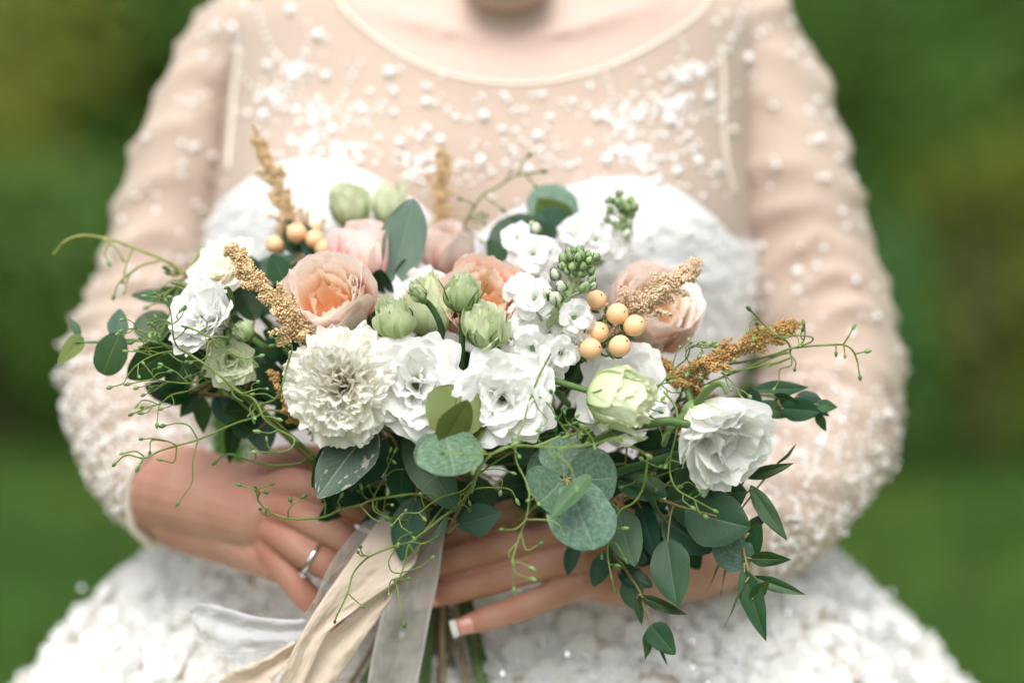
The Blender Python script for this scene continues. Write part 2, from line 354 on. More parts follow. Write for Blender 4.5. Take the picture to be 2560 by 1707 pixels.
# --- torso as a stack of super-ellipses: rows (photo y, centre x, half width px, half depth m) at distance 2.13
TD = 2.13
TROWS = np.array([(-230, 1262, 175, .062), (-130, 1262, 195, .07), (-80, 1260, 380, .085), (-20, 1258, 590, .10), (60, 1252, 655, .115), (200, 1235, 660, .132), (400, 1215, 660, .15),
                  (560, 1205, 675, .155), (720, 1205, 685, .155), (900, 1210, 650, .148), (1120, 1212, 560, .14), (1300, 1212, 560, .15), (1460, 1212, 600, .16)], float)
def trow(py):
    py = np.asarray(py, float); f = np.linspace(-260, 1480, 600)
    out = []
    for c in (1, 2, 3):
        q = np.interp(f, TROWS[:, 0], TROWS[:, c]); q = np.convolve(np.pad(q, 12, 'edge'), np.ones(25) / 25, 'valid'); out.append(np.interp(py, f, q))
    return out
RTn, UPn, FWn, CAMn = np.array(RT), np.array(UP), np.array(FWD), np.array(CAM)
def pix(px, py, d):
    px, py, d = np.broadcast_arrays(np.asarray(px, float), np.asarray(py, float), np.asarray(d, float))
    return CAMn + FWn * d[..., None] + RTn * ((px - 1280) * K * d)[..., None] - UPn * ((py - 853.5) * K * d)[..., None]
def torso(th, py, off=0.0):
    """th: angle, pi/2 faces the camera"""
    cx, hw, b = trow(py); n = 2.35; ct, st = np.cos(th), np.sin(th)
    x = np.sign(ct) * np.abs(ct) ** (2 / n) * (hw * S(TD) + off); dep = np.sign(st) * np.abs(st) ** (2 / n) * (b + off)
    xpx = x / S(TD) + cx
    for bx, by, A in ((830, 590, .042), (1560, 620, .042)):
        dep = dep + (np.sin(th) > 0) * A * np.exp(-((xpx - bx) / 250) ** 2 - ((py - by) / 210) ** 2)
    p = pix(cx, py, TD)
    return p + RTn * x[..., None] - FWn * dep[..., None]
# --- arm centre lines: photo x, y, distance, sleeve half width px
ARMS = {'l': [(690, 10, 2.13, 95), (600, 80, 2.13, 100), (510, 210, 2.12, 92), (452, 400, 2.11, 112), (405, 600, 2.10, 125), (362, 780, 2.09, 150), (335, 930, 2.07, 166), (340, 1050, 2.04, 160), (375, 1160, 2.00, 146), (432, 1238, 1.945, 136)],
        'r': [(1790, 10, 2.13, 110), (1862, 80, 2.13, 122), (1930, 250, 2.12, 128), (1985, 430, 2.11, 146), (2018, 620, 2.10, 156), (2055, 800, 2.09, 172), (2078, 950, 2.07, 172), (2062, 1090, 2.04, 166), (1995, 1215, 2.00, 152), (1900, 1310, 1.96, 138), (1805, 1372, 1.935, 128)]}
def arm_path(side, n):
    q = spline(ARMS[side], n); return pix(q[:, 0], q[:, 1], q[:, 2]), q[:, 3] * K * q[:, 2]

def remesh(parts, voxel, smooth):
    b = MB()
    for V, F in parts: b.add(V, F)
    o = bpy.data.objects.new('tmp', b.mesh('tmp', None)); COL.objects.link(o)
    m = o.modifiers.new('r', 'REMESH'); m.mode = 'VOXEL'; m.voxel_size = voxel
    s = o.modifiers.new('s', 'SMOOTH'); s.factor = .5; s.iterations = smooth
    dg = bpy.context.evaluated_depsgraph_get(); e = o.evaluated_get(dg); me = e.to_mesh()
    V = np.empty(len(me.vertices) * 3); me.vertices.foreach_get('co', V); F = [tuple(p.vertices) for p in me.polygons]
    e.to_mesh_clear(); bpy.data.objects.remove(o)
    return V.reshape(-1, 3), F
def loft_closed(rings):
    n = len(rings[0]); V = np.vstack(rings); F = grid_faces(len(rings), n, True)
    F.append(tuple(range(n))[::-1]); F.append(tuple((len(rings) - 1) * n + j for j in range(n)))
    return V, F
def blob(c, r, sub=ICO2): return np.asarray(sub[0]) * np.asarray(r) + np.asarray(tuple(c)), sub[1]

th = np.linspace(0, 2 * math.pi, 64, endpoint=False)
parts = [loft_closed([torso(th, np.full(64, y), -.007) for y in np.linspace(-225, 1450, 70)])]
HC = P(1265, -330, 2.10)
parts.append(blob(HC + Vector((0, .02, .01)), (.076, .096, .108)))                      # skull
parts.append(blob(HC + Vector((0, -.02, -.045)), (.060, .070, .075)))                   # lower face
parts.append(blob(P(1268, -46, 2.0), (.040, .028, .024)))                              # chin
for s in (-1, 1):
    parts.append(tube([P(1268 + s * 30, -36, 2.0), P(1268 + s * 105, -130, 2.06), P(1268 + s * 190, -250, 2.11)], [.02, .022, .02], 10))    # jaw
    parts.append(blob(HC + Vector((s * .078, .018, -.008)), (.008, .016, .028), ICO1))   # ears
    parts.append(blob(HC + Vector((s * .034, -.072, -.018)), (.024, .018, .02), ICO1))   # cheeks
parts.append(tube([HC + Vector((0, -.088, .012)), HC + Vector((0, -.104, -.022))], [.008, .013], 8))   # nose
parts.append(blob(HC + Vector((0, -.088, -.056)), (.022, .010, .006), ICO1)); parts.append(blob(HC + Vector((0, -.086, -.066)), (.019, .010, .007), ICO1))   # lips
for s in (-1, 1): parts.append(tube(spline([tuple(P(1265 + s * 60, 95, 2.012)), tuple(P(1265 + s * 200, 60, 2.016)), tuple(P(1265 + s * 380, 10, 2.04))], 9), [.0045] * 9, 10))   # collarbones
parts.append(tube([P(1262, -40, 2.13), P(1264, -140, 2.125), P(1265, -260, 2.12)], [.062, .056, .056], 20))                                               # neck
for s in 'lr':
    p, r = arm_path(s, 26); parts.append(tube(p[:21], r[:21] * np.linspace(.9, .72, 21), 18))
BV, BF = remesh(parts, .006, 8)

# --- hands: finger chains in photo pixels; every finger is its own chain rooted in the back of the hand
def chain(pts, r, n=14):
    q = spline(pts, n); return pix(q[:, 0], q[:, 1], q[:, 2]), np.interp(np.linspace(0, 1, n), np.linspace(0, 1, len(r)), r)
LH = dict(palm=([(470, 1285, 1.935), (570, 1325, 1.90), (650, 1375, 1.872), (690, 1415, 1.858)], [.032, .028, .021, .013]), arm=([(400, 1215, 1.965), (470, 1232, 1.93), (560, 1258, 1.895), (640, 1285, 1.872)], [.040, .038, .034, .030]),
          fingers=[([(640, 1240, 1.875), (730, 1215, 1.848), (800, 1228, 1.838), (880, 1265, 1.838), (950, 1300, 1.85), (985, 1330, 1.872)], [.0135, .0145, .0122, .0112, .0105, .0085]),
                   ([(640, 1270, 1.872), (720, 1275, 1.845), (790, 1308, 1.834), (870, 1352, 1.834), (940, 1392, 1.848), (975, 1420, 1.872)], [.0135, .0145, .0122, .0113, .0105, .0085]),
                   ([(640, 1300, 1.872), (705, 1335, 1.848), (762, 1382, 1.836), (838, 1425, 1.836), (900, 1462, 1.85), (930, 1488, 1.872)], [.0135, .0142, .0118, .0110, .0102, .0082]),
                   ([(630, 1320, 1.875), (686, 1380, 1.856), (726, 1440, 1.846), (768, 1492, 1.846), (815, 1535, 1.856), (842, 1562, 1.872)], [.0130, .0138, .0114, .0106, .0096, .0076])],
          thumb=([(600, 1225, 1.89), (680, 1170, 1.90), (780, 1150, 1.905), (860, 1170, 1.91)], [.016, .016, .0125, .0105]))
RH = dict(palm=([(1750, 1405, 1.93), (1640, 1430, 1.90), (1540, 1448, 1.872), (1470, 1462, 1.86)], [.030, .027, .020, .012]), arm=([(1840, 1352, 1.955), (1770, 1378, 1.93), (1690, 1395, 1.905), (1610, 1398, 1.885)], [.037, .034, .031, .029]),
          fingers=[([(1600, 1350, 1.885), (1480, 1285, 1.865), (1380, 1265, 1.857), (1260, 1290, 1.853), (1150, 1330, 1.862), (1090, 1350, 1.875)], [.0135, .0142, .0118, .0112, .0102, .0085]),
                   ([(1600, 1375, 1.885), (1480, 1335, 1.858), (1370, 1338, 1.848), (1240, 1372, 1.843), (1120, 1408, 1.850), (1050, 1428, 1.862)], [.0135, .0145, .0123, .0116, .0106, .0085]),
                   ([(1600, 1400, 1.885), (1480, 1390, 1.856), (1370, 1408, 1.846), (1245, 1445, 1.842), (1140, 1475, 1.846), (1082, 1492, 1.852)], [.0135, .0145, .0120, .0113, .0104, .0082]),
                   ([(1600, 1425, 1.887), (1500, 1440, 1.860), (1410, 1475, 1.850), (1310, 1514, 1.844), (1220, 1545, 1.842), (1168, 1560, 1.842)], [.013, .0132, .0108, .0104, .0098, .0078])],
          thumb=([(1640, 1360, 1.90), (1560, 1270, 1.91), (1460, 1230, 1.915), (1380, 1240, 1.915)], [.016, .016, .0125, .0105]))
NAIL = []; KNUCK = []; HV = []
for H in (LH, RH):
    ap, ar = chain(*H['arm'], 20); ps = [tube(ap, ar, 20)]
    for f, r in H['fingers']:
        p, rr = chain(f, r, 26)
        u = np.linspace(0, 1, 26); rr = rr * (1 + .05 * np.exp(-((u - .62) / .05) ** 2) + .04 * np.exp(-((u - .83) / .04) ** 2))
        ps.append(tube(p, rr, 14)); NAIL.append((p[-3], p[-1], rr[-2])); KNUCK += [(p[5], .010), (p[16], .0075), (p[21], .006)]
        ps.append(tube(np.array([ap[-4], p[5]]), [.017, .0135], 14))
    for a, c in zip(H['fingers'][:-1], H['fingers'][1:]):           # webs and the back of the hand between the metacarpals
        pa, _ = chain(*a, 26); pc, _ = chain(*c, 26)
        k_ = 8 if H is LH else 10
        ps.append(tube(np.array([ap[-4], (pa[4] + pc[4]) / 2 + FWn * .003, (pa[k_] + pc[k_]) / 2 + FWn * .004]), [.017, .0125, .0085], 12))
    p, rr = chain(*H['palm'], 16); ps.append(tube(p, rr, 16))
    p, rr = chain(*H['thumb'], 16); ps.append(tube(p, rr, 14))
    HV.append(remesh(ps, .0014, 10))
b = MB().add(BV, BF)
for V, F in HV: b.add(V, F)
me = b.mesh('body', MSKIN); AV = np.vstack(b.V)
fl = np.zeros(len(AV)); fair = np.zeros(len(AV)); fair[:len(BV)] = np.clip((AV[:len(BV), 2] - 1.10) / .1, 0, 1) * (1 - .8 * np.clip((AV[:len(BV), 2] - 1.315) / .02, 0, 1))  # fair chest skin; the fade above the neck paints in the chin's shade
hs_ = slice(len(BV), len(AV))
for c, s in KNUCK: fl[hs_] += .62 * np.exp(-((AV[hs_] - c) ** 2).sum(1) / (2 * s * s))
for a, c, r in NAIL: fl[hs_] += .5 * np.exp(-((AV[hs_] - c) ** 2).sum(1) / (2 * .009 ** 2))
at = me.attributes.new('flush', 'FLOAT', 'POINT'); at.data.foreach_set('value', np.clip(fl, 0, .85))
at = me.attributes.new('fair', 'FLOAT', 'POINT'); at.data.foreach_set('value', fair)
body = obj('body', me, None, person)
# hair, eyes, nails
MHAIR = simple_mat('brown_hair', (.05, .028, .014), (.13, .07, .03), .45, 90, bump=.4)
hv, hf = ICO2; hv = np.array(hv); hp = hv * np.array([.088, .108, .118])
hp[:, 1] += np.where(hv[:, 1] < -.25, .03, 0); keep = ~((hv[:, 1] < -.35) & (hv[:, 2] < .45))
hf2 = [f for f in hf if all(keep[i] for i in f)]
obj('hair', mesh('hair', hp + np.array(HC) + np.array([0, .03, .022]), hf2, None, MHAIR), None, person)
MEYE = simple_mat('eye', (.75, .75, .73), (.8, .8, .78), .15)
for s in (-1, 1): wobj('eye', *blob(HC + Vector((s * .031, -.082, .016)), (.011, .008, .009), ICO1), MEYE, person)
MNAIL = simple_mat('nail_pink', (.66, .30, .25), (.74, .38, .32), .12, 40, spec=.6)
MTIP = simple_mat('nail_white_tip', (.86, .84, .82), None, .15, spec=.6)
def nail(i, tip=True):
    a, c, r = NAIL[i]; y = Vector(c - a).normalized(); up = (-FWD - y * (-FWD).dot(y)).normalized(); x = y.cross(up); c = Vector(c) + y * r * .55
    for nm, y0, y1, mt in (('fingernail', -1.7, .35, MNAIL), ('nail_tip', .35, 1.0, MTIP)):
        V = [];
        for u in np.linspace(y0, y1, 6):
            for v in np.linspace(-1, 1, 9):
                V.append(c + y * (u * r) + x * (.80 * r * v) + up * (r * (.98 - .42 * v * v) - .10 * r * max(0, u) ** 2 - .05 * r * (u + .6) ** 2))
        o = wobj(nm, V, grid_faces(6, 9), mt, person)
        s = o.modifiers.new('s', 'SOLIDIFY'); s.thickness = .0007; s.offset = 0
for i in (5, 6, 7): nail(i)

# --- fabrics
def tulle_mat(name, col, open_, wr=70):
    m, t, N, Lk = new_mat(name)
    tc = N('ShaderNodeTexCoord'); nz = N('ShaderNodeTexNoise'); nz.inputs['Scale'].default_value = 9; nz.inputs['Detail'].default_value = 3; Lk(tc.outputs['Object'], nz.inputs['Vector'])
    c = mixc(N, Lk, nz.outputs[0], tuple(v * .94 for v in col), tuple(min(.9, v * 1.05) for v in col))
    lw = N('ShaderNodeLayerWeight'); lw.inputs[0].default_value = .35
    mr = N('ShaderNodeMapRange'); Lk(lw.outputs['Facing'], mr.inputs[0]); mr.inputs[3].default_value = open_; mr.inputs[4].default_value = open_ * .25
    finish(t, N, Lk, c, .85, .3, None, .1, .2, mr.outputs[0])
    return m
MTULLE = tulle_mat('beige_tulle', (.71, .61, .52), .30)
MTULLE2 = tulle_mat('beige_tulle_sleeve', (.71, .605, .51), .25)
MTRIM = simple_mat('tulle_edge', (.80, .72, .62), (.84, .77, .68), .8, 60, trans=.2)
MLACE = simple_mat('white_lace', (.78, .78, .79), (.92, .92, .93), .7, 190, bump=.8, bump_dist=.003, trans=.1)
MPEARL = simple_mat('pearl', (.84, .83, .82), (.88, .87, .87), .22, 30, spec=.6)
MBEAD = simple_mat('white_bead', (.80, .79, .78), (.88, .87, .86), .3, 30, spec=.5)

nth = 120; thc = np.linspace(0, 2 * math.pi, nth, endpoint=False)
xpx = lambda t: trow(np.array(450.))[0] + np.sign(np.cos(t)) * np.abs(np.cos(t)) ** (2 / 2.35) * trow(np.array(450.))[1]
def neck_y(t):
    x = xpx(t); f = np.where(np.sin(t) > -.05, 853 - .945 * (853 - 218 * (1 - (np.abs(x - 1268) / 455) ** 2.1)), -70)
    return np.maximum(f, -72)
def cup_y(t):
    x = xpx(t)
    l = np.where(x < 790, 405 + 190 * (np.abs(x - 790) / 260) ** 2, 405 + 75 * (np.abs(x - 790) / 240) ** 2)
    r = np.where(x < 1545, 450 + 60 * (np.abs(x - 1545) / 230) ** 2, 450 + 150 * (np.abs(x - 1545) / 260) ** 2)
    f = np.minimum(np.minimum(l, r) + 26, 610); return np.where(np.sin(t) > -.1, f, 600)
def panel(top, bot, off, nr, dis=None):
    rows = []
    for k in range(nr):
        y = top + (bot - top) * k / (nr - 1); rows.append(torso(thc, y, off if dis is None else off))
    V = np.vstack(rows)
    if dis:
        c = np.array(pix(1212, 700, TD)); 
        for i in range(len(V)):
            n = V[i] - c; n[2] *= .2; n /= np.linalg.norm(n); V[i] += n * dis * (noise.noise(Vector(V[i]) * 120) + .6 * noise.noise(Vector(V[i]) * 45))
    return V, grid_faces(nr, nth, True)
yoke_V, yoke_F = panel(neck_y(thc), np.full(nth, 640.), .0, 46)
yoke = wobj('sheer_yoke', yoke_V, yoke_F, MTULLE, person); yoke['label'] = 'sheer beige tulle yoke sewn with pearls'
b = MB(); ring = yoke_V[:nth]; b.tube(np.vstack([ring, ring[:2]]), .0024, 8, False); b.obj('neckline_trim', MTRIM, yoke)
bod_V, bod_F = panel(cup_y(thc), np.full(nth, 1440.), .005, 90, .0035)
bodice = wobj('bodice', bod_V, bod_F, MLACE, person); bodice['label'] = 'strapless white lace bodice'
# shoulder seams and sleeves
def sleeve(side):
    n, m = 96, 40; p, r = arm_path(side, n); T = np.gradient(p, axis=0); T /= np.linalg.norm(T, axis=1)[:, None]
    x = np.array([0., -1, 0]); V = []; an = np.linspace(0, 2 * math.pi, m, endpoint=False); sd_ = 1 if side == 'l' else -1
    for k in range(n):
        x = x - T[k] * x.dot(T[k]); x /= np.linalg.norm(x); y = np.cross(T[k], x); u = k / (n - 1)
        gather = 1.0 if u < .9 else 1 - .12 * (u - .9) / .1
        for a in an:
            f_ = u * 46 + 1.7 * math.sin(a * 1.0 + sd_ * .8) + 2.6 * noise.noise(Vector((u * 5, a * .7, 1.1 * sd_))) + 1.2 * math.sin(2 * a + 5 * u)
            w_ = (1 - abs(math.sin(f_))) ** 1.6 * .0105 * (.25 + .75 * max(0, noise.noise(Vector((u * 6, math.cos(a) * 1.2, math.sin(a) * 1.2 + 7 * sd_))) + .45))
            w_ += .005 * noise.noise(Vector((math.cos(a) * 1.3, math.sin(a) * 1.3, u * 14))) + .0022 * math.sin(u * 130 + 4 * a) * (u > .6)
            V.append(p[k] + (math.cos(a) * x + math.sin(a) * y) * (r[k] * gather + w_))
    V = np.array(V); o = wobj('sleeve', V, grid_faces(n, m, True), MTULLE2, person); o['label'] = 'sheer beige sleeve beaded with pearls'
    c = MB(); ring = V[-m:]; c.tube(np.vstack([ring, ring[:2]]), .004, 8, False); c.obj('cuff', MTRIM, o)
    ring = V[m * 6:m * 7] * 1.0; c = MB(); c.tube(np.vstack([ring, ring[:2]]), .0022, 6, False); c.obj('shoulder_seam', MTRIM, o)
    return o, V, grid_faces(n, m, True)
SL = {s: sleeve(s) for s in 'lr'}

# --- pearls: cast from the photo's pixel onto the cloth, so that each sits on the fabric
def bvh(V, F): return BVHTree.FromPolygons([tuple(v) for v in V], F)
TREES = [(bvh(yoke_V, yoke_F), yoke), (bvh(bod_V, bod_F), bodice)] + [(bvh(SL[s][1], SL[s][2]), SL[s][0]) for s in 'lr']
def hit(px, py):
    d = (P(px, py, 1.0) - CAM).normalized(); best = None
    for tr, o in TREES:
        q, n, i, dist = tr.ray_cast(CAM, d)
        if q is not None and (best is None or dist < best[2]): best = (q, n if n.dot(d) < 0 else -n, dist, o)
    return best
pearl_me = mesh('pearl', ICO2[0], ICO2[1], None, MPEARL)
npearl = 0; BEADS = {}
def pearl(px, py, r):
    global npearl
    h = hit(px, py)
    if not h: return
    q, n, _, o = h
    c = q + n * (r * .3)
    if npearl < 290 and r > .0022:
        npearl += 1; obj('pearl', pearl_me, Matrix.Translation(c) @ Matrix.Scale(r, 4), o)
    else: BEADS.setdefault(o.name, (o, []))[1].append((np.array(c), r))
BIG = [(580, 70), (728, 28), (795, 90), (670, 165), (815, 192), (973, 183), (1066, 257), (660, 290), (1210, 292), (905, 277), (830, 328), (1000, 358), (1100, 352), (1202, 402), (1490, 295), (1345, 342), (1517, 403), (1868, 146),
       (1772, 243), (1672, 303), (1745, 405), (1640, 455), (1555, 385), (1690, 430), (1322, 425), (2050, 350), (1995, 680), (475, 262), (510, 142), (455, 360), (530, 390), (592, 120), (455, 440), (1975, 55), (1880, 190), (1915, 75),
       (1935, 265), (2020, 278), (2065, 445), (2105, 530), (2060, 620), (2140, 700), (1900, 770), (2130, 835), (2045, 1000), (2105, 1055), (2045, 1105), (2010, 1140), (1260, 240), (1355, 240), (1430, 255), (1375, 295), (1290, 330),
       (1470, 360), (1350, 375), (700, 390), (655, 385), (925, 232), (985, 232), (1065, 218), (985, 283), (1140, 295), (1255, 325), (945, 348), (1070, 325), (1150, 410), (865, 305), (610, 20), (620, 285), (1585, 240), (1725, 245), (1800, 300), (1580, 325), (1635, 285), (1660, 340), (1720, 340), (1790, 415)]
for k, (x, y) in enumerate(BIG): pearl(x, y, (.0043 if k < 27 else .0030) * RNG.uniform(.85, 1.1))
for xs in ([(600, 130), (588, 220), (580, 320), (572, 420), (566, 520)], [(1800, 120), (1808, 200), (1808, 300), (1815, 400), (1835, 480)]):
    q = [hit(x, y) for x, y in xs]; q = [tuple(h[0] + h[1] * .001) for h in q if h and h[3] is yoke]
    if len(q) > 2: MB().tube(spline(q, 24), .0022, 6).obj('armhole_seam', MTRIM, yoke)
# beaded twigs of the embroidery
TWIGS = [[(640, 20), (660, 80), (690, 140), (735, 180), (765, 250), (790, 320), (770, 350), (750, 400)], [(770, 60), (770, 130), (745, 165)], [(605, 190), (640, 225), (680, 245), (710, 225), (745, 185)], [(900, 158), (880, 190), (862, 245), (840, 275), (800, 290)],
         [(960, 262), (925, 280), (880, 300)], [(1062, 315), (1045, 360), (1045, 420), (1030, 450)], [(1690, 80), (1712, 120), (1690, 175), (1720, 175)], [(1860, 20), (1835, 90), (1810, 130), (1770, 175), (1725, 190), (1690, 215), (1630, 260), (1590, 300)],
         [(1515, 190), (1528, 240), (1530, 280), (1560, 320), (1565, 380), (1600, 395)], [(1815, 255), (1770, 285), (1720, 295), (1690, 265)], [(1745, 358), (1700, 385), (1650, 400), (1610, 390)], [(1260, 355), (1285, 380), (1292, 420)], [(1300, 350), (1360, 395), (1420, 420)],
         [(2100, 900), (2085, 960), (2120, 1000), (2080, 1050), (2050, 1120), (2030, 1190), (1990, 1250)], [(420, 640), (330, 800), (260, 900), (250, 1000)]]
for tw in TWIGS:
    q = spline(tw, int(sum(math.dist(a, c) for a, c in zip(tw, tw[1:])) / 17))
    for x, y in q: pearl(x + RNG.normal(0, 1.5), y + RNG.normal(0, 1.5), RNG.uniform(.0017, .0023))
for cx, cy, s in ((735, 175, 26), (690, 240, 22), (800, 290, 30), (760, 355, 30), (1720, 180, 28), (1570, 300, 32), (1690, 265, 22), (1605, 390, 34), (850, 380, 30), (1045, 420, 24)):
    for _ in range(26): pearl(RNG.normal(cx, s), RNG.normal(cy, s * .75), RNG.uniform(.0014, .0030))
for _ in range(220):                                                # scattered over the yoke, thicker near the cups
    x = RNG.uniform(560, 1830); y = 60 + 440 * RNG.uniform(0, 1) ** .55; pearl(x, y, RNG.uniform(.0014, .0026))
def scatter(side, n, y0, y1):
    ar = np.array(ARMS[side])
    for _ in range(n):
        y = y0 + (y1 - y0) * RNG.uniform(0, 1); o = np.argsort(ar[:, 1]); x = np.interp(y, ar[o, 1], ar[o, 0]); hw = np.interp(y, ar[o, 1], ar[o, 3])
        pearl(x + RNG.uniform(-1.02, 1.02) * hw, y, RNG.uniform(.0016, .0034))
scatter('l', 26, 20, 700); scatter('r', 26, 20, 800)
def scatter_faces(side, n, u0, r0, r1):
    V, F = SL[side][1], SL[side][2]; m = 40; rows = len(V) // m
    for _ in range(n):
        u = u0 + (1 - u0) * RNG.uniform(0, 1) ** .8; k = min(rows - 2, int(u * (rows - 1))); j = RNG.integers(0, m); f = F[k * m + j]
        a, b_, c = V[f[0]], V[f[1]], V[f[3]]; q = a + (b_ - a) * RNG.uniform() + (c - a) * RNG.uniform()
        ctr = V[k * m:(k + 1) * m].mean(0); nn = q - ctr; nn /= np.linalg.norm(nn); r = RNG.uniform(r0, r1)
        o = SL[side][0]; BEADS.setdefault(o.name, (o, []))[1].append((q + nn * r * .4, r))
scatter_faces('l', 2200, .62, .0009, .0019); scatter_faces('r', 1900, .64, .0009, .0019); scatter_faces('l', 60, .05, .0016, .0036); scatter_faces('r', 60, .05, .0016, .0036)
for _ in range(2600):                                               # lace beads on the bodice
    i = RNG.integers(0, len(bod_V)); q = bod_V[i] + RNG.normal(0, .004, 3); o = bodice
    if proj(q)[2] < 2.12: BEADS.setdefault(o.name, (o, []))[1].append((q, RNG.uniform(.0012, .0026)))
for nm, (o, L) in BEADS.items():
    m_ = MB(); sv, sf = ICO1 if o is not bodice else ICO0
    for c, r in L: m_.add(np.asarray(sv) * r + c, sf)
    q = m_.obj('beading', MBEAD, o); q['kind'] = 'stuff'

# --- skirt: a wide bell with cloth flowers
SKR = np.array([(1235, 560, .13, 1212), (1330, 700, .175, 1212), (1390, 820, .20, 1212), (1460, 905, .225, 1216), (1550, 985, .25, 1222), (1640, 1055, .272, 1226), (1707, 1105, .288, 1228), (1900, 1230, .33, 1230), (2300, 1480, .42, 1230), (3300, 2000, .62, 1230), (4900, 2500, .78, 1230)], float)
SKD = 2.15
def skirt_pt(th, py, off=0.0):
    hw = np.interp(py, SKR[:, 0], SKR[:, 1]); b = np.interp(py, SKR[:, 0], SKR[:, 2]); cx = np.interp(py, SKR[:, 0], SKR[:, 3])
    fold = .014 * np.sin(th * 11 + 1.0) * np.clip((py - 1300) / 300, 0, 1.6)
    x = np.cos(th) * (hw * S(SKD) + off + fold); dep = np.sin(th) * (b + off + fold)
    z = pix(cx, py, SKD); return z + RTn * x[..., None] - FWn * dep[..., None]
ys = np.concatenate([np.linspace(1235, 1760, 34), np.linspace(1800, 4900, 22)]); nsk = 120; thk = np.linspace(0, 2 * math.pi, nsk, endpoint=False)
SV = np.vstack([skirt_pt(thk, np.full(nsk, y)) for y in ys]); SV[:, 2] = np.maximum(SV[:, 2], .01)
MSKIRT = simple_mat('skirt_net', (.66, .58, .49), (.76, .71, .64), .8, 25, trans=.15, bump=.3)
skirt = wobj('skirt', SV, grid_faces(len(ys), nsk, True), MSKIRT, person); skirt['label'] = 'full skirt covered with white cloth flowers'
MCLOTH = simple_mat('white_cloth_petal', (.92, .915, .895), (.955, .95, .94), .7, 60, trans=.35)
MSEQ = simple_mat('sequin', (.85, .87, .9), None, .08, metal=1.0)
def cloth_flower(seed):
    r = np.random.default_rng(seed); b = MB()
    for layer, (n, L, z0) in enumerate(((6, 1.0, 0), (5, .72, .12))):
        for k in range(n):
            a = (k + .3 * layer + r.uniform(-.2, .2)) * 2 * math.pi / n; tl = math.radians((20, 42)[layer] + r.uniform(-12, 16)); G_ = []
            for u in np.linspace(0, 1, 5):
                for v in np.linspace(-1, 1, 6):
                    w_ = .62 * L * math.sin(math.pi * min(1, .12 + .78 * u)) ** .7 * v; rr = .06 + L * u * (1 - .12 * v * v)
                    up = L * u * math.tan(tl) * .55 + .13 * L * u * math.sin(3.1 * v + r.uniform(0, .5) + seed) + .12 * v * v * u
                    G_.append((rr * math.cos(a) - w_ * math.sin(a), rr * math.sin(a) + w_ * math.cos(a), z0 + up))
            b.add(G_, grid_faces(5, 6))
    return b.mesh('cloth_flower', MCLOTH)
CF = [cloth_flower(s) for s in range(6)]
seq = MB(); rr = np.random.default_rng(5); placed = []; tries = 0
while len(placed) < 640 and tries < 16000:
    tries += 1; t_a = rr.uniform(-.25, math.pi + .25); y = 1255 + 620 * rr.uniform() ** .9
    p = skirt_pt(np.array(t_a), np.array(y)); r = rr.uniform(.012, .021)
    if any((p - q[0]).dot(p - q[0]) < (.60 * (r + q[1])) ** 2 for q in placed): continue
    e = 1e-2
    n = np.cross(skirt_pt(np.array(t_a + e), np.array(y)) - p, skirt_pt(np.array(t_a), np.array(y + 6.)) - p); n /= np.linalg.norm(n)
    if n.dot(p - np.array(pix(1215, y, SKD))) < 0: n = -n
    M = Matrix.Translation(Vector(p + n * .001)) @ frame_z(Vector(n), rr.uniform(0, 6)) @ Matrix.Scale(r, 4)
    placed.append((p, r, M, int(rr.integers(0, 6)), -n.dot(FWn) * r if proj(p)[1] < 1740 else 0))
    for _ in range(4): seq.add(np.asarray(ICO1[0]) * rr.uniform(.001, .002) + p + n * r * .25 + rr.normal(0, r * .16, 3), ICO1[1])
    if rr.uniform() < .35: seq.add(np.asarray(ICO0[0]) * .0035 + p + n * r * .5 + rr.normal(0, r * .5, 3), ICO0[1])
placed.sort(key=lambda q: -q[4]); rest = MB()
for k, q in enumerate(placed):
    if k < 295: obj('cloth_flower', CF[q[3]], q[2], skirt)
    else:
        co = np.empty(len(CF[q[3]].vertices) * 3); CF[q[3]].vertices.foreach_get('co', co); m4 = np.array(q[2])
        rest.add(co.reshape(-1, 3) @ m4[:3, :3].T + m4[:3, 3], [tuple(f.vertices) for f in CF[q[3]].polygons])
q = rest.obj('cloth_flowers', MCLOTH, skirt); q['kind'] = 'stuff'
q = seq.obj('sequins', MSEQ, skirt, False); q['kind'] = 'stuff'
# --- ring on the ring finger
rp, rrad = chain(*LH['fingers'][2], 60); k = 27
ax = Vector(rp[k + 1] - rp[k - 1]).normalized(); c = Vector(rp[k]); Rr = float(rrad[k]) * 1.10
MSILV = simple_mat('silver', (.86, .85, .84), None, .16, metal=1.0)
ring_t = thing('ring', 'silver engagement ring with a clear stone worn on her finger', 'ring', c)
b = MB(); fr = frame_z(ax).to_3x3(); nb = 40; V = []
for j in range(nb):
    a = 2 * math.pi * j / nb; o_ = fr @ Vector((math.cos(a), math.sin(a), 0))
    for (h_, q_) in ((-.0018, 0), (-.0012, .0012), (.0012, .0012), (.0018, 0), (.0012, -.0005), (-.0012, -.0005)): V.append(c + o_ * (Rr + q_) + ax * h_)
F = [(j * 6 + i, ((j + 1) % nb) * 6 + i, ((j + 1) % nb) * 6 + (i + 1) % 6, j * 6 + (i + 1) % 6) for j in range(nb) for i in range(6)]
b.add(V, F); b.obj('band', MSILV, ring_t)
gd = (cdir(-.25, -.75, .55) - ax * cdir(-.25, -.75, .55).dot(ax)).normalized(); gc = c + gd * (Rr + .003)
mg, tg, Ng, Lg = new_mat('clear_stone'); pg = Ng('ShaderNodeBsdfPrincipled'); pg.inputs['Transmission Weight'].default_value = 1; pg.inputs['Roughness'].default_value = .02; pg.inputs['IOR'].default_value = 2.2; og = Ng('ShaderNodeOutputMaterial'); Lg(pg.outputs[0], og.inputs[0])
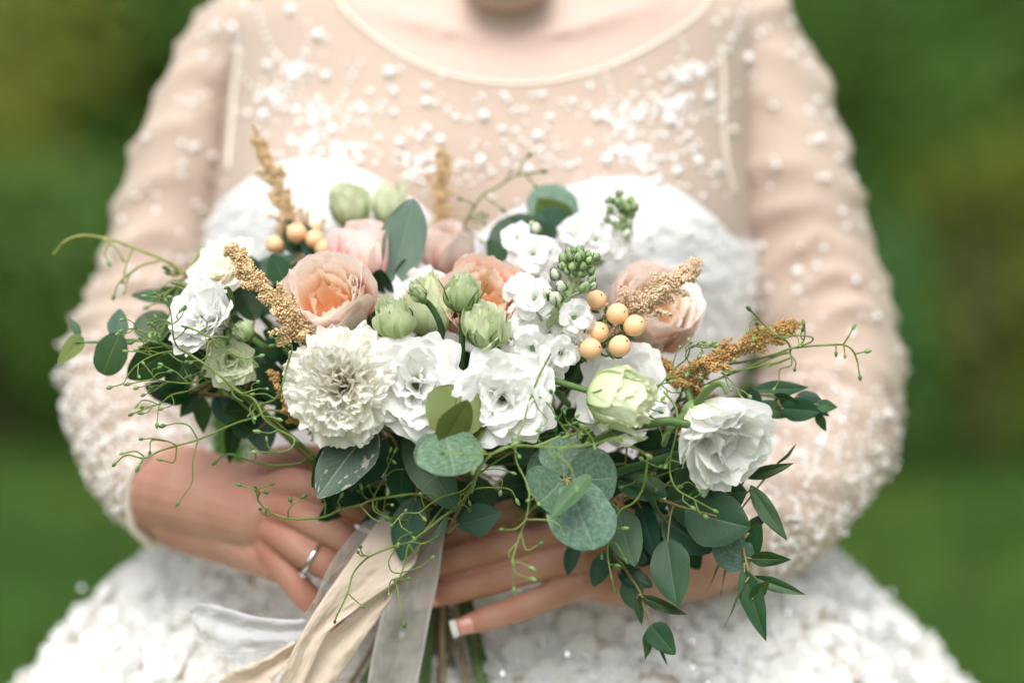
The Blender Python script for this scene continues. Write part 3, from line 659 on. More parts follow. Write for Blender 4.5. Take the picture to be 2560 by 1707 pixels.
Vg = [tuple(gc + (frame_z(gd).to_3x3() @ Vector((r_ * math.cos(a), r_ * math.sin(a), z_)))) for r_, z_ in ((.0002, -.0022), (.0028, .0004), (.0018, .0016)) for a in np.linspace(0, 2 * math.pi, 8, endpoint=False)]
b = MB(); b.add(Vg, grid_faces(3, 8, True) + [tuple(range(16, 24))]); b.obj('stone', mg, ring_t, False)
b = MB()
for a in range(4):
    d_ = frame_z(gd).to_3x3() @ Vector((math.cos(a * 1.571 + .78), math.sin(a * 1.571 + .78), 0)); b.tube([gc - gd * .003, gc + d_ * .0026 + gd * .0014], .0005, 5)
b.obj('setting', MSILV, ring_t)

# ================================================================== the flowers of the bouquet
HANDLE = P(1100, 1395, 1.895)                                   # where the stems are tied and held
STEM_END = []
MSTEM = simple_mat('green_stem', (.06, .115, .03), (.10, .17, .05), .5, 50, vary=.15)
MSTEMD = simple_mat('dark_green_stem', (.025, .075, .02), (.05, .12, .035), .4, 50)
MSEPAL = simple_mat('sepal_green', (.09, .17, .05), (.15, .25, .08), .5, 80, trans=.15)
MCALYX = simple_mat('calyx', (.12, .21, .08), (.20, .31, .12), .5, 80)
WHITE = petal_mat('white_petal', [(0, (.78, .86, .50)), (.22, (.93, .945, .80)), (.42, (.965, .965, .94)), (1, (.955, .955, .95))], .32, .18)
CREAM = petal_mat('cream_petal', [(0, (.96, .89, .62)), (.3, (.965, .915, .76)), (.7, (.97, .94, .85)), (1, (.97, .96, .915))], .40, .16)
WGREEN = petal_mat('white_green_edge', [(0, (.6, .72, .3)), (.35, (.82, .88, .62)), (.8, (.92, .94, .84)), (1, (.82, .88, .62))], .44, .2)
GREENP = petal_mat('green_petal', [(0, (.42, .58, .18)), (.35, (.55, .68, .30)), (.75, (.66, .76, .44)), (1, (.80, .86, .64))], .36, .35, .08)
GREENP2 = petal_mat('pale_green_petal', [(0, (.52, .66, .24)), (.4, (.70, .79, .46)), (1, (.86, .90, .70))], .40, .35, .08)
GREEND = petal_mat('deep_green_petal', [(0, (.24, .38, .11)), (.5, (.40, .54, .24)), (1, (.60, .70, .42))], .3, .5, .15)
PINKO = petal_mat('pink_rose_petal', [(0, (.95, .36, .20)), (.3, (.95, .44, .42)), (.65, (.96, .60, .59)), (1, (.97, .82, .78))], 0.22, .10)
PINKP = petal_mat('pale_pink_petal', [(0, (.96, .46, .34)), (.35, (.965, .65, .56)), (.7, (.97, .81, .735)), (1, (.975, .90, .85))], 0.22, .10)
APRIC = petal_mat('apricot_petal', [(0, (.965, .50, .20)), (.45, (.97, .69, .43)), (.85, (.975, .85, .70)), (1, (.98, .92, .84))], 0.3, .10)
CREAMP = petal_mat('cream_pink_petal', [(0, (.965, .66, .46)), (.4, (.975, .82, .69)), (.8, (.98, .92, .85)), (1, (.98, .945, .91))], 0.25, .10)
CORAL = petal_mat('coral_petal', [(0, (.95, .28, .14)), (.5, (.955, .46, .31)), (1, (.97, .79, .68))], 0.25, .10)
STOCKP = petal_mat('stock_petal', [(0, (.72, .80, .46)), (.22, (.90, .93, .80)), (.45, (.945, .95, .93)), (1, (.955, .955, .955))], .42, .16)

PCACHE = {}
def petal_mesh(seed, L, W, angs, prof, cup, ruf, freq, mat, r0=.04, z0=0.0, tip=.14, fringe=.02, nu=14, nv=40, side=.0, key=None):
    k = (key, seed, mat.name)
    if key and k in PCACHE: return PCACHE[k]
    r = np.random.default_rng(seed * 17 + 5)
    sf = np.linspace(0, 1.08, 80); a = np.radians(np.interp(sf, np.linspace(0, 1, len(angs)), angs)); ds = L * (sf[1] - sf[0])
    rc = r0 + np.concatenate([[0], np.cumsum((np.sin(a[1:]) + np.sin(a[:-1])) / 2 * ds)]); zc = z0 + np.concatenate([[0], np.cumsum((np.cos(a[1:]) + np.cos(a[:-1])) / 2 * ds)])
    v = np.linspace(-1, 1, nv); u = np.linspace(0, 1, nu) ** .85
    ph = r.uniform(0, 6.28, 6); am = r.uniform(.6, 1.3, 4)
    edge = 1 - tip * np.abs(v) ** 2.4 + fringe * (np.sin(freq * 3.1 * v + ph[4]) * .5 + np.convolve(r.normal(0, .8, nv + 2), [.25, .5, .25], 'valid')) + .04 * np.sin(2.2 * v + ph[5])
    s = u[:, None] * edge[None, :]
    hw = W / 2 * np.interp(s, np.linspace(0, 1, len(prof)), prof); lat = hw * v[None, :]
    R = np.interp(s, sf, rc); Z = np.interp(s, sf, zc); A = np.interp(s, sf, a)
    k_ = np.maximum(1e-3, cup * (1 - .35 * u[:, None]))
    ang = lat * k_; tang = np.sin(ang) / k_; inn = (1 - np.cos(ang)) / k_
    vv = v[None, :]; uu = u[:, None]
    off = ruf * (uu ** 2.2) * (.55 * am[0] * np.sin(freq * vv + ph[0] + 1.2 * uu) + .22 * am[1] * np.sin(1.9 * freq * vv + ph[1]) * uu ** 2 + .25 * am[2] * np.sin(.45 * freq * vv + ph[2]))
    off = off + ruf * .5 * np.abs(vv) ** 3 * np.sin(5 * uu + ph[3]) * uu
    off = off - inn
    # extra fine crimp at the very edge
    off = off + ruf * .2 * np.clip((uu - .8) / .2, 0, 1) ** 1.5 * np.sin(4.7 * freq * vv + ph[4])
    R = R + np.cos(A) * off; Z = Z - np.sin(A) * off; tang = tang + side * uu ** 2
    V = np.stack([R, tang, Z], -1).reshape(-1, 3)
    UVs = np.stack([np.broadcast_to(vv * .5 + .5, s.shape), np.broadcast_to(uu, s.shape)], -1).reshape(-1, 2)
    me = mesh('petal', V, grid_faces(nu, nv), UVs, mat)
    if key: PCACHE[k] = me
    return me
PR_CARN = [.10, .30, .62, .88, 1.0, 1.0]; PR_LIS = [.30, .62, .90, 1.05, 1.08, .98]; PR_ROSE = [.40, .82, 1.0, 1.06, 1.0, .86]; PR_BUD = [.35, .8, 1.0, .98, .85, .62]; PR_STK = [.18, .35, .75, 1.0, 1.0, .8]
def stem_to(base, d, R, parent, rad=.0022, mat=None, end=None, name='stem'):
    e = Vector(end) if end is not None else HANDLE + Vector((random.uniform(-.022, .022), random.uniform(-.012, .02), random.uniform(-.01, .01)))
    mid = base - d * .045 * (1 if (e - base).length > .06 else .3)
    q = spline([base + d * R * .1, mid, mid.lerp(e, .55) + Vector((0, .015, 0)), e], 14)
    b = MB().tube(q, np.linspace(rad, rad * 1.15, 14), 7); b.obj(name, mat or MSTEM, parent)
    STEM_END.append(e)
def flower(name, label, cat, px, py, d, dirn, R_px, layers, kbase, group=None, spin=0.0, stem=True, sepals=0, seplen=1.0, seed=0, calyx=.24, end=None, stemmat=None, squash=1.0, sep_open=.5, core=None):
    R = R_px * S(d); dr = cdir(*dirn); base = P(px, py, d) - dr * (R * kbase)
    t = thing(name, label, cat, base, group); fz = frame_z(dr, spin); rr = random.Random(seed * 31 + int(px) + 7 * int(py))
    for li, ly in enumerate(layers):
        n = ly['n']
        for j in range(n):
            var = rr.randrange(ly.get('nvar', 3)); kw = {k_: ly[k_] for k_ in ('L', 'W', 'angs', 'prof', 'cup', 'ruf', 'freq', 'mat', 'r0', 'z0', 'tip', 'fringe', 'side') if k_ in ly}
            me = petal_mesh(var + 10 * li, key=(id(layers), li), **kw)
            jt = ly.get('jit', 7); az = 2 * math.pi * (j + rr.uniform(-.22, .22)) / n + li * 2.4
            M = Matrix.Translation(base) @ fz @ Matrix.Rotation(az, 4, 'Z') @ Matrix.Rotation(math.radians(rr.uniform(-jt, jt)), 4, 'Y') @ Matrix.Rotation(math.radians(rr.uniform(-jt, jt)), 4, 'X')
            M = M @ Matrix.Diagonal((R * rr.uniform(.95, 1.05), R * rr.uniform(.92, 1.08), R * squash * rr.uniform(.96 - ly.get('zj', 0), 1.04), 1))
            obj('petal', me, M, t)
    Mb = Matrix.Translation(base) @ fz @ Matrix.Scale(R, 4)
    if calyx:
        cv = np.asarray(ICO1[0]) * np.array([calyx, calyx, calyx * .95]) + np.array([0, 0, -.02]); obj('calyx', mesh('calyx', cv, ICO1[1], None, MCALYX), Mb, t)
    if core:  # blob added inside the bloom so petal gaps show bright, not dark
        rc_ = np.random.default_rng(seed); cv = np.asarray(ICO2[0]) * np.array([core[0], core[0], core[0] * .8]) * (1 + .12 * np.sin(9 * np.asarray(ICO2[0])[:, :1] + 3) * np.cos(8 * np.asarray(ICO2[0])[:, 1:2])) + np.array([0, 0, core[1]]); obj('petal_core', mesh('petal_core', cv, ICO2[1], np.c_[np.full(len(cv), .5), np.full(len(cv), .55)], core[2]), Mb, t)
    for j in range(sepals):
        az = 2 * math.pi * j / sepals + rr.uniform(-.2, .2); o_ = rr.uniform(.75, 1.2) * sep_open
        q = spline([(calyx * .6, 0, -.05), (.98, 0, .5), (1.10, .05 * rr.uniform(-1, 1), 1.1 * seplen), (1.2 + .6 * o_, .25 * rr.uniform(-1, 1), 1.5 * seplen), (1.2 + 1.3 * o_, .5 * rr.uniform(-1, 1), 1.6 * seplen)], 14)
        Vt, Ft = tube(q, np.linspace(.085, .018, 14), 6)
        obj('sepal', mesh('sepal', Vt, Ft, None, MSEPAL), Mb @ Matrix.Rotation(az, 4, 'Z'), t)
    if stem: stem_to(base, dr, R, t, max(.0016, .0024), stemmat, end)
    return t
def LYR(**k): return k
def carn(mat, inner, n0=6):
    A = [([40, 82, 100, 106], 1.0, 1.5, n0), ([28, 54, 80, 102], 1.0, 1.42, n0), ([20, 40, 62, 98], .98, 1.3, 6), ([14, 28, 48, 94], .95, 1.2, 6), ([9, 20, 36, 86], .91, 1.1, 5), ([5, 12, 24, 76], .86, 1.0, 5), ([2, 6, 14, 62], .79, .9, 4), ([0, 2, 4, 30], .70, .8, 3)]
    return [LYR(n=n, L=L, W=W, angs=a, prof=PR_LIS, cup=.4 + .22 * i, ruf=.06 + .010 * i, freq=3.1 + .1 * i, mat=mat if i < 3 else inner, r0=.05, tip=.10, fringe=.011, jit=9 + i, nvar=5, side=.05 * i) for i, (a, L, W, n) in enumerate(A)]
CARN = [.10, .30, .62, .88, 1.0, 1.0]; PR_LIS = [.30, .62, .90, 1.05, 1.08, .98]; PR_ROSE = [.40, .82, 1.0, 1.06, 1.0, .86]; PR_BUD = [.35, .8, 1.0, .98, .85, .62]; PR_STK = [.18, .35, .75, 1.0, 1.0, .8]
def stem_to(base, d, R, parent, rad=.0022, mat=None, end=None, name='stem'):
    e = Vector(end) if end is not None else HANDLE + Vector((random.uniform(-.022, .022), random.uniform(-.012, .02), random.uniform(-.01, .01)))
    mid = base - d * .045 * (1 if (e - base).length > .06 else .3)
    q = spline([base + d * R * .1, mid, mid.lerp(e, .55) + Vector((0, .015, 0)), e], 14)
    b = MB().tube(q, np.linspace(rad, rad * 1.15, 14), 7); b.obj(name, mat or MSTEM, parent)
    STEM_END.append(e)
def flower(name, label, cat, px, py, d, dirn, R_px, layers, kbase, group=None, spin=0.0, stem=True, sepals=0, seplen=1.0, seed=0, calyx=.24, end=None, stemmat=None, squash=1.0, sep_open=.5, core=None):
    R = R_px * S(d); dr = cdir(*dirn); base = P(px, py, d) - dr * (R * kbase)
    t = thing(name, label, cat, base, group); fz = frame_z(dr, spin); rr = random.Random(seed * 31 + int(px) + 7 * int(py))
    for li, ly in enumerate(layers):
        n = ly['n']
        for j in range(n):
            var = rr.randrange(ly.get('nvar', 3)); kw = {k_: ly[k_] for k_ in ('L', 'W', 'angs', 'prof', 'cup', 'ruf', 'freq', 'mat', 'r0', 'z0', 'tip', 'fringe', 'side') if k_ in ly}
            me = petal_mesh(var + 10 * li, key=(id(layers), li), **kw)
            jt = ly.get('jit', 7); az = 2 * math.pi * (j + rr.uniform(-.22, .22)) / n + li * 2.4
            M = Matrix.Translation(base) @ fz @ Matrix.Rotation(az, 4, 'Z') @ Matrix.Rotation(math.radians(rr.uniform(-jt, jt)), 4, 'Y') @ Matrix.Rotation(math.radians(rr.uniform(-jt, jt)), 4, 'X')
            M = M @ Matrix.Diagonal((R * rr.uniform(.95, 1.05), R * rr.uniform(.92, 1.08), R * squash * rr.uniform(.96 - ly.get('zj', 0), 1.04), 1))
            obj('petal', me, M, t)
    Mb = Matrix.Translation(base) @ fz @ Matrix.Scale(R, 4)
    if calyx:
        cv = np.asarray(ICO1[0]) * np.array([calyx, calyx, calyx * .95]) + np.array([0, 0, -.02]); obj('calyx', mesh('calyx', cv, ICO1[1], None, MCALYX), Mb, t)
    if core:  # added blob keeps the gaps between petals from going dark
        rc_ = np.random.default_rng(seed); cv = np.asarray(ICO2[0]) * np.array([core[0], core[0], core[0] * .8]) * (1 + .12 * np.sin(9 * np.asarray(ICO2[0])[:, :1] + 3) * np.cos(8 * np.asarray(ICO2[0])[:, 1:2])) + np.array([0, 0, core[1]]); obj('petal_core', mesh('petal_core', cv, ICO2[1], np.c_[np.full(len(cv), .5), np.full(len(cv), .55)], core[2]), Mb, t)
    for j in range(sepals):
        az = 2 * math.pi * j / sepals + rr.uniform(-.2, .2); o_ = rr.uniform(.75, 1.2) * sep_open
        q = spline([(calyx * .6, 0, -.05), (.98, 0, .5), (1.10, .05 * rr.uniform(-1, 1), 1.1 * seplen), (1.2 + .6 * o_, .25 * rr.uniform(-1, 1), 1.5 * seplen), (1.2 + 1.3 * o_, .5 * rr.uniform(-1, 1), 1.6 * seplen)], 14)
        Vt, Ft = tube(q, np.linspace(.085, .018, 14), 6)
        obj('sepal', mesh('sepal', Vt, Ft, None, MSEPAL), Mb @ Matrix.Rotation(az, 4, 'Z'), t)
    if stem: stem_to(base, dr, R, t, max(.0016, .0024), stemmat, end)
    return t
def LYR(**k): return k
def carn(mat, inner, n0=6):
    A = [([40, 82, 100, 106], 1.0, 1.5, n0), ([28, 54, 80, 102], 1.0, 1.42, n0), ([20, 40, 62, 98], .98, 1.3, 6), ([14, 28, 48, 94], .95, 1.2, 6), ([9, 20, 36, 86], .91, 1.1, 5), ([5, 12, 24, 76], .86, 1.0, 5), ([2, 6, 14, 62], .79, .9, 4), ([0, 2, 4, 30], .70, .8, 3)]
    return [LYR(n=n, L=L, W=W, angs=a, prof=PR_LIS, cup=.4 + .22 * i, ruf=.06 + .010 * i, freq=3.1 + .1 * i, mat=mat if i < 3 else inner, r0=.05, tip=.10, fringe=.011, jit=9 + i, nvar=5, side=.05 * i) for i, (a, L, W, n) in enumerate(A)] + [
        LYR(n=4, L=.62, W=.95, angs=[55, 30, -40, -95], prof=PR_LIS, cup=1.3, ruf=.10, freq=3.2, mat=inner, r0=.02, z0=.36, tip=.1, fringe=.012, jit=16, nvar=4, side=.18)]
CARN = [.10, .30, .62, .88, 1.0, 1.0]; PR_LIS = [.30, .62, .90, 1.05, 1.08, .98]; PR_ROSE = [.40, .82, 1.0, 1.06, 1.0, .86]; PR_BUD = [.35, .8, 1.0, .98, .85, .62]; PR_STK = [.18, .35, .75, 1.0, 1.0, .8]
def stem_to(base, d, R, parent, rad=.0022, mat=None, end=None, name='stem'):
    e = Vector(end) if end is not None else HANDLE + Vector((random.uniform(-.022, .022), random.uniform(-.012, .02), random.uniform(-.01, .01)))
    mid = base - d * .045 * (1 if (e - base).length > .06 else .3)
    q = spline([base + d * R * .1, mid, mid.lerp(e, .55) + Vector((0, .015, 0)), e], 14)
    b = MB().tube(q, np.linspace(rad, rad * 1.15, 14), 7); b.obj(name, mat or MSTEM, parent)
    STEM_END.append(e)
def flower(name, label, cat, px, py, d, dirn, R_px, layers, kbase, group=None, spin=0.0, stem=True, sepals=0, seplen=1.0, seed=0, calyx=.24, end=None, stemmat=None, squash=1.0, sep_open=.5, core=None):
    R = R_px * S(d); dr = cdir(*dirn); base = P(px, py, d) - dr * (R * kbase)
    t = thing(name, label, cat, base, group); fz = frame_z(dr, spin); rr = random.Random(seed * 31 + int(px) + 7 * int(py))
    for li, ly in enumerate(layers):
        n = ly['n']
        for j in range(n):
            var = rr.randrange(ly.get('nvar', 3)); kw = {k_: ly[k_] for k_ in ('L', 'W', 'angs', 'prof', 'cup', 'ruf', 'freq', 'mat', 'r0', 'z0', 'tip', 'fringe', 'side') if k_ in ly}
            me = petal_mesh(var + 10 * li, key=(id(layers), li), **kw)
            jt = ly.get('jit', 7); az = 2 * math.pi * (j + rr.uniform(-.22, .22)) / n + li * 2.4
            M = Matrix.Translation(base) @ fz @ Matrix.Rotation(az, 4, 'Z') @ Matrix.Rotation(math.radians(rr.uniform(-jt, jt)), 4, 'Y') @ Matrix.Rotation(math.radians(rr.uniform(-jt, jt)), 4, 'X')
            M = M @ Matrix.Diagonal((R * rr.uniform(.95, 1.05), R * rr.uniform(.92, 1.08), R * squash * rr.uniform(.96 - ly.get('zj', 0), 1.04), 1))
            obj('petal', me, M, t)
    Mb = Matrix.Translation(base) @ fz @ Matrix.Scale(R, 4)
    if calyx:
        cv = np.asarray(ICO1[0]) * np.array([calyx, calyx, calyx * .95]) + np.array([0, 0, -.02]); obj('calyx', mesh('calyx', cv, ICO1[1], None, MCALYX), Mb, t)
    if core:  # added filler blob that lightens the dark gaps between petals
        rc_ = np.random.default_rng(seed); cv = np.asarray(ICO2[0]) * np.array([core[0], core[0], core[0] * .8]) * (1 + .12 * np.sin(9 * np.asarray(ICO2[0])[:, :1] + 3) * np.cos(8 * np.asarray(ICO2[0])[:, 1:2])) + np.array([0, 0, core[1]]); obj('petal_core', mesh('petal_core', cv, ICO2[1], np.c_[np.full(len(cv), .5), np.full(len(cv), .55)], core[2]), Mb, t)
    for j in range(sepals):
        az = 2 * math.pi * j / sepals + rr.uniform(-.2, .2); o_ = rr.uniform(.75, 1.2) * sep_open
        q = spline([(calyx * .6, 0, -.05), (.98, 0, .5), (1.10, .05 * rr.uniform(-1, 1), 1.1 * seplen), (1.2 + .6 * o_, .25 * rr.uniform(-1, 1), 1.5 * seplen), (1.2 + 1.3 * o_, .5 * rr.uniform(-1, 1), 1.6 * seplen)], 14)
        Vt, Ft = tube(q, np.linspace(.085, .018, 14), 6)
        obj('sepal', mesh('sepal', Vt, Ft, None, MSEPAL), Mb @ Matrix.Rotation(az, 4, 'Z'), t)
    if stem: stem_to(base, dr, R, t, max(.0016, .0024), stemmat, end)
    return t
def LYR(**k): return k
def carn(mat, inner, n0=6):
    A = [([40, 80, 100, 106], 1.0, 1.35, n0), ([30, 62, 84, 92], 1.02, 1.3, n0), ([22, 50, 70, 66], 1.02, 1.25, 6), ([16, 42, 54, 36], 1.0, 1.2, 6), ([10, 32, 34, -2], .98, 1.2, 5), ([6, 22, 10, -42], .98, 1.2, 5), ([2, 14, -16, -75], .97, 1.15, 4), ([0, 6, -34, -88], .90, 1.1, 3)]
    return [LYR(n=n, L=L, W=W, angs=a, prof=PR_CARN, cup=.4 + .28 * i, ruf=.075 + .016 * i, freq=3.6 + .15 * i, mat=mat if i < 3 else inner, r0=.05, tip=.10, fringe=.013, jit=9 + 1.5 * i, nvar=4, side=.05 * i) for i, (a, L, W, n) in enumerate(A)] + [
        LYR(n=5, L=.62, W=.85, angs=[55, 30, -40, -95], prof=PR_CARN, cup=1.4, ruf=.13, freq=3.6, mat=inner, r0=.02, z0=.34, tip=.1, fringe=.013, jit=16, nvar=4, side=.18),
        LYR(n=4, L=.55, W=.75, angs=[30, 5, -60, -115], prof=PR_CARN, cup=1.6, ruf=.13, freq=3.6, mat=inner, r0=.02, z0=.42, tip=.1, fringe=.013, jit=18, nvar=4, side=-.15)]
CARN = [.10, .30, .62, .88, 1.0, 1.0]; PR_LIS = [.30, .62, .90, 1.05, 1.08, .98]; PR_ROSE = [.40, .82, 1.0, 1.06, 1.0, .86]; PR_BUD = [.35, .8, 1.0, .98, .85, .62]; PR_STK = [.18, .35, .75, 1.0, 1.0, .8]
def stem_to(base, d, R, parent, rad=.0022, mat=None, end=None, name='stem'):
    e = Vector(end) if end is not None else HANDLE + Vector((random.uniform(-.022, .022), random.uniform(-.012, .02), random.uniform(-.01, .01)))
    mid = base - d * .045 * (1 if (e - base).length > .06 else .3)
    q = spline([base + d * R * .1, mid, mid.lerp(e, .55) + Vector((0, .015, 0)), e], 14)
    b = MB().tube(q, np.linspace(rad, rad * 1.15, 14), 7); b.obj(name, mat or MSTEM, parent)
    STEM_END.append(e)
def flower(name, label, cat, px, py, d, dirn, R_px, layers, kbase, group=None, spin=0.0, stem=True, sepals=0, seplen=1.0, seed=0, calyx=.24, end=None, stemmat=None, squash=1.0, sep_open=.5, core=None):
    R = R_px * S(d); dr = cdir(*dirn); base = P(px, py, d) - dr * (R * kbase)
    t = thing(name, label, cat, base, group); fz = frame_z(dr, spin); rr = random.Random(seed * 31 + int(px) + 7 * int(py))
    for li, ly in enumerate(layers):
        n = ly['n']
        for j in range(n):
            var = rr.randrange(ly.get('nvar', 3)); kw = {k_: ly[k_] for k_ in ('L', 'W', 'angs', 'prof', 'cup', 'ruf', 'freq', 'mat', 'r0', 'z0', 'tip', 'fringe', 'side') if k_ in ly}
            me = petal_mesh(var + 10 * li, key=(id(layers), li), **kw)
            jt = ly.get('jit', 7); az = 2 * math.pi * (j + rr.uniform(-.22, .22)) / n + li * 2.4
            M = Matrix.Translation(base) @ fz @ Matrix.Rotation(az, 4, 'Z') @ Matrix.Rotation(math.radians(rr.uniform(-jt, jt)), 4, 'Y') @ Matrix.Rotation(math.radians(rr.uniform(-jt, jt)), 4, 'X')
            M = M @ Matrix.Diagonal((R * rr.uniform(.95, 1.05), R * rr.uniform(.92, 1.08), R * squash * rr.uniform(.96 - ly.get('zj', 0), 1.04), 1))
            obj('petal', me, M, t)
    Mb = Matrix.Translation(base) @ fz @ Matrix.Scale(R, 4)
    if calyx:
        cv = np.asarray(ICO1[0]) * np.array([calyx, calyx, calyx * .95]) + np.array([0, 0, -.02]); obj('calyx', mesh('calyx', cv, ICO1[1], None, MCALYX), Mb, t)
    for j in range(sepals):
        az = 2 * math.pi * j / sepals + rr.uniform(-.2, .2); o_ = rr.uniform(.75, 1.2) * sep_open
        q = spline([(calyx * .8, 0, 0), (calyx + .55 * o_ + .2, .05 * rr.uniform(-1, 1), .5 * seplen), (calyx + 1.0 * o_ + .25, .15 * rr.uniform(-1, 1), 1.0 * seplen), (calyx + 1.6 * o_ + .1 * rr.uniform(-1, 1), .35 * rr.uniform(-1, 1), 1.35 * seplen)], 12)
        Vt, Ft = tube(q, np.linspace(.085, .018, 14), 6)
        obj('sepal', mesh('sepal', Vt, Ft, None, MSEPAL), Mb @ Matrix.Rotation(az, 4, 'Z'), t)
    if stem: stem_to(base, dr, R, t, max(.0016, .0024), stemmat, end)
    return t
def LYR(**k): return k
def carn(mat, inner, n0=7):
    A = [([40, 80, 100, 108], 1.0, 1.25, n0), ([30, 62, 84, 94], 1.02, 1.2, n0), ([22, 48, 66, 74], 1.02, 1.12, 7), ([14, 36, 50, 56], 1.0, 1.05, 7), ([8, 25, 35, 38], .96, .98, 7), ([3, 15, 22, 20], .92, .95, 6), ([0, 8, 10, 4], .88, .9, 5)]
    return [LYR(n=n, L=L, W=W, angs=a, prof=PR_CARN, cup=.45 + .25 * i, ruf=.085 + .012 * i, freq=5.0 + .5 * i, mat=mat if i < 3 else inner, r0=.05, tip=.10, fringe=.016, jit=8 + i) for i, (a, L, W, n) in enumerate(A)]
CARN = [.10, .30, .62, .88, 1.0, 1.0]; PR_LIS = [.30, .62, .90, 1.05, 1.08, .98]; PR_ROSE = [.40, .82, 1.0, 1.06, 1.0, .86]; PR_BUD = [.35, .8, 1.0, .98, .85, .62]; PR_STK = [.18, .35, .75, 1.0, 1.0, .8]
def stem_to(base, d, R, parent, rad=.0022, mat=None, end=None, name='stem'):
    e = Vector(end) if end is not None else HANDLE + Vector((random.uniform(-.022, .022), random.uniform(-.012, .02), random.uniform(-.01, .01)))
    mid = base - d * .045 * (1 if (e - base).length > .06 else .3)
    q = spline([base + d * R * .1, mid, mid.lerp(e, .55) + Vector((0, .015, 0)), e], 14)
    b = MB().tube(q, np.linspace(rad, rad * 1.15, 14), 7); b.obj(name, mat or MSTEM, parent)
    STEM_END.append(e)
def flower(name, label, cat, px, py, d, dirn, R_px, layers, kbase, group=None, spin=0.0, stem=True, sepals=0, seplen=1.0, seed=0, calyx=.24, end=None, stemmat=None, squash=1.0, sep_open=.5, core=None):
    R = R_px * S(d); dr = cdir(*dirn); base = P(px, py, d) - dr * (R * kbase)
    t = thing(name, label, cat, base, group); fz = frame_z(dr, spin); rr = random.Random(seed * 31 + int(px) + 7 * int(py))
    for li, ly in enumerate(layers):
        n = ly['n']
        for j in range(n):
            var = rr.randrange(ly.get('nvar', 3)); kw = {k_: ly[k_] for k_ in ('L', 'W', 'angs', 'prof', 'cup', 'ruf', 'freq', 'mat', 'r0', 'z0', 'tip', 'fringe', 'side') if k_ in ly}
            me = petal_mesh(var + 10 * li, key=(id(layers), li), **kw)
            jt = ly.get('jit', 7); az = 2 * math.pi * (j + rr.uniform(-.22, .22)) / n + li * 2.4
            M = Matrix.Translation(base) @ fz @ Matrix.Rotation(az, 4, 'Z') @ Matrix.Rotation(math.radians(rr.uniform(-jt, jt)), 4, 'Y') @ Matrix.Rotation(math.radians(rr.uniform(-jt, jt)), 4, 'X')
            M = M @ Matrix.Diagonal((R * rr.uniform(.95, 1.05), R * rr.uniform(.92, 1.08), R * squash * rr.uniform(.96 - ly.get('zj', 0), 1.04), 1))
            obj('petal', me, M, t)
    Mb = Matrix.Translation(base) @ fz @ Matrix.Scale(R, 4)
    if calyx:
        cv = np.asarray(ICO1[0]) * np.array([calyx, calyx, calyx * .95]) + np.array([0, 0, -.02]); obj('calyx', mesh('calyx', cv, ICO1[1], None, MCALYX), Mb, t)
    for j in range(sepals):
        az = 2 * math.pi * j / sepals + rr.uniform(-.2, .2); o_ = rr.uniform(.75, 1.2) * sep_open
        q = spline([(calyx * .8, 0, 0), (calyx + .55 * o_ + .2, .05 * rr.uniform(-1, 1), .5 * seplen), (calyx + 1.0 * o_ + .25, .15 * rr.uniform(-1, 1), 1.0 * seplen), (calyx + 1.6 * o_ + .1 * rr.uniform(-1, 1), .35 * rr.uniform(-1, 1), 1.35 * seplen)], 12)
        Vt, Ft = tube(q, np.linspace(.085, .018, 14), 6)
        obj('sepal', mesh('sepal', Vt, Ft, None, MSEPAL), Mb @ Matrix.Rotation(az, 4, 'Z'), t)
    if stem: stem_to(base, dr, R, t, max(.0016, .0024), stemmat, end)
    return t
def LYR(**k): return k
def carn(mat, inner, n0=8):
    A = [([35, 72, 98, 112], 1.0, .98, n0), ([28, 60, 84, 98], 1.02, .95, n0), ([20, 46, 66, 80], 1.02, .9, 9), ([12, 34, 52, 62], 1.0, .85, 9), ([8, 24, 36, 44], .97, .8, 9), ([3, 13, 22, 28], .94, .75, 7), ([0, 6, 9, 12], .90, .66, 5)]
    return [LYR(n=n, L=L, W=W, angs=a, prof=PR_CARN, cup=.5 + .25 * i, ruf=.10 + .012 * i, freq=7.5 + .5 * i, mat=mat if i < 3 else inner, r0=.05, tip=.10, fringe=.022, jit=9) for i, (a, L, W, n) in enumerate(A)]
CARN = carn(CREAM, CREAM)
def lis(mat, open_=1.0, inner=None, bell=0):
    o = open_; inner = inner or mat; w_ = .9 + .1 * o
    return [LYR(n=5, L=1.12, W=1.45 * w_, angs=[22 + bell, 34 * o, 76 * o, 96 * o], prof=PR_LIS, cup=.5, ruf=.07, freq=3.6, mat=mat, r0=.08, tip=.12, fringe=.014, jit=6, nvar=4),
            LYR(n=5, L=1.08, W=1.35 * w_, angs=[16 + bell, 24 * o, 58 * o, 80 * o], prof=PR_LIS, cup=.7, ruf=.085, freq=3.8, mat=mat, r0=.07, tip=.12, fringe=.015, jit=8, nvar=4),
            LYR(n=4, L=1.0, W=1.3, angs=[10, 15 * o, 40 * o, 58 * o], prof=PR_LIS, cup=1.0, ruf=.10, freq=3.8, mat=mat, r0=.06, tip=.10, fringe=.015, jit=9, nvar=4),
            LYR(n=4, L=.90, W=1.15, angs=[6, 8 * o, 22 * o, 32 * o], prof=PR_LIS, cup=1.5, ruf=.10, freq=4, mat=inner, r0=.05, tip=.1, fringe=.015, jit=10, nvar=4),
            LYR(n=3, L=.76, W=1.0, angs=[2, 4, 10, 12], prof=PR_LIS, cup=2.0, ruf=.09, freq=4, mat=inner, r0=.05, tip=.1, fringe=.014, jit=10)]
LIS = lis(WHITE); LISB = lis(WHITE, .62, None, 8); LISG = lis(WGREEN, .8); LISC = lis(CREAM, .95)
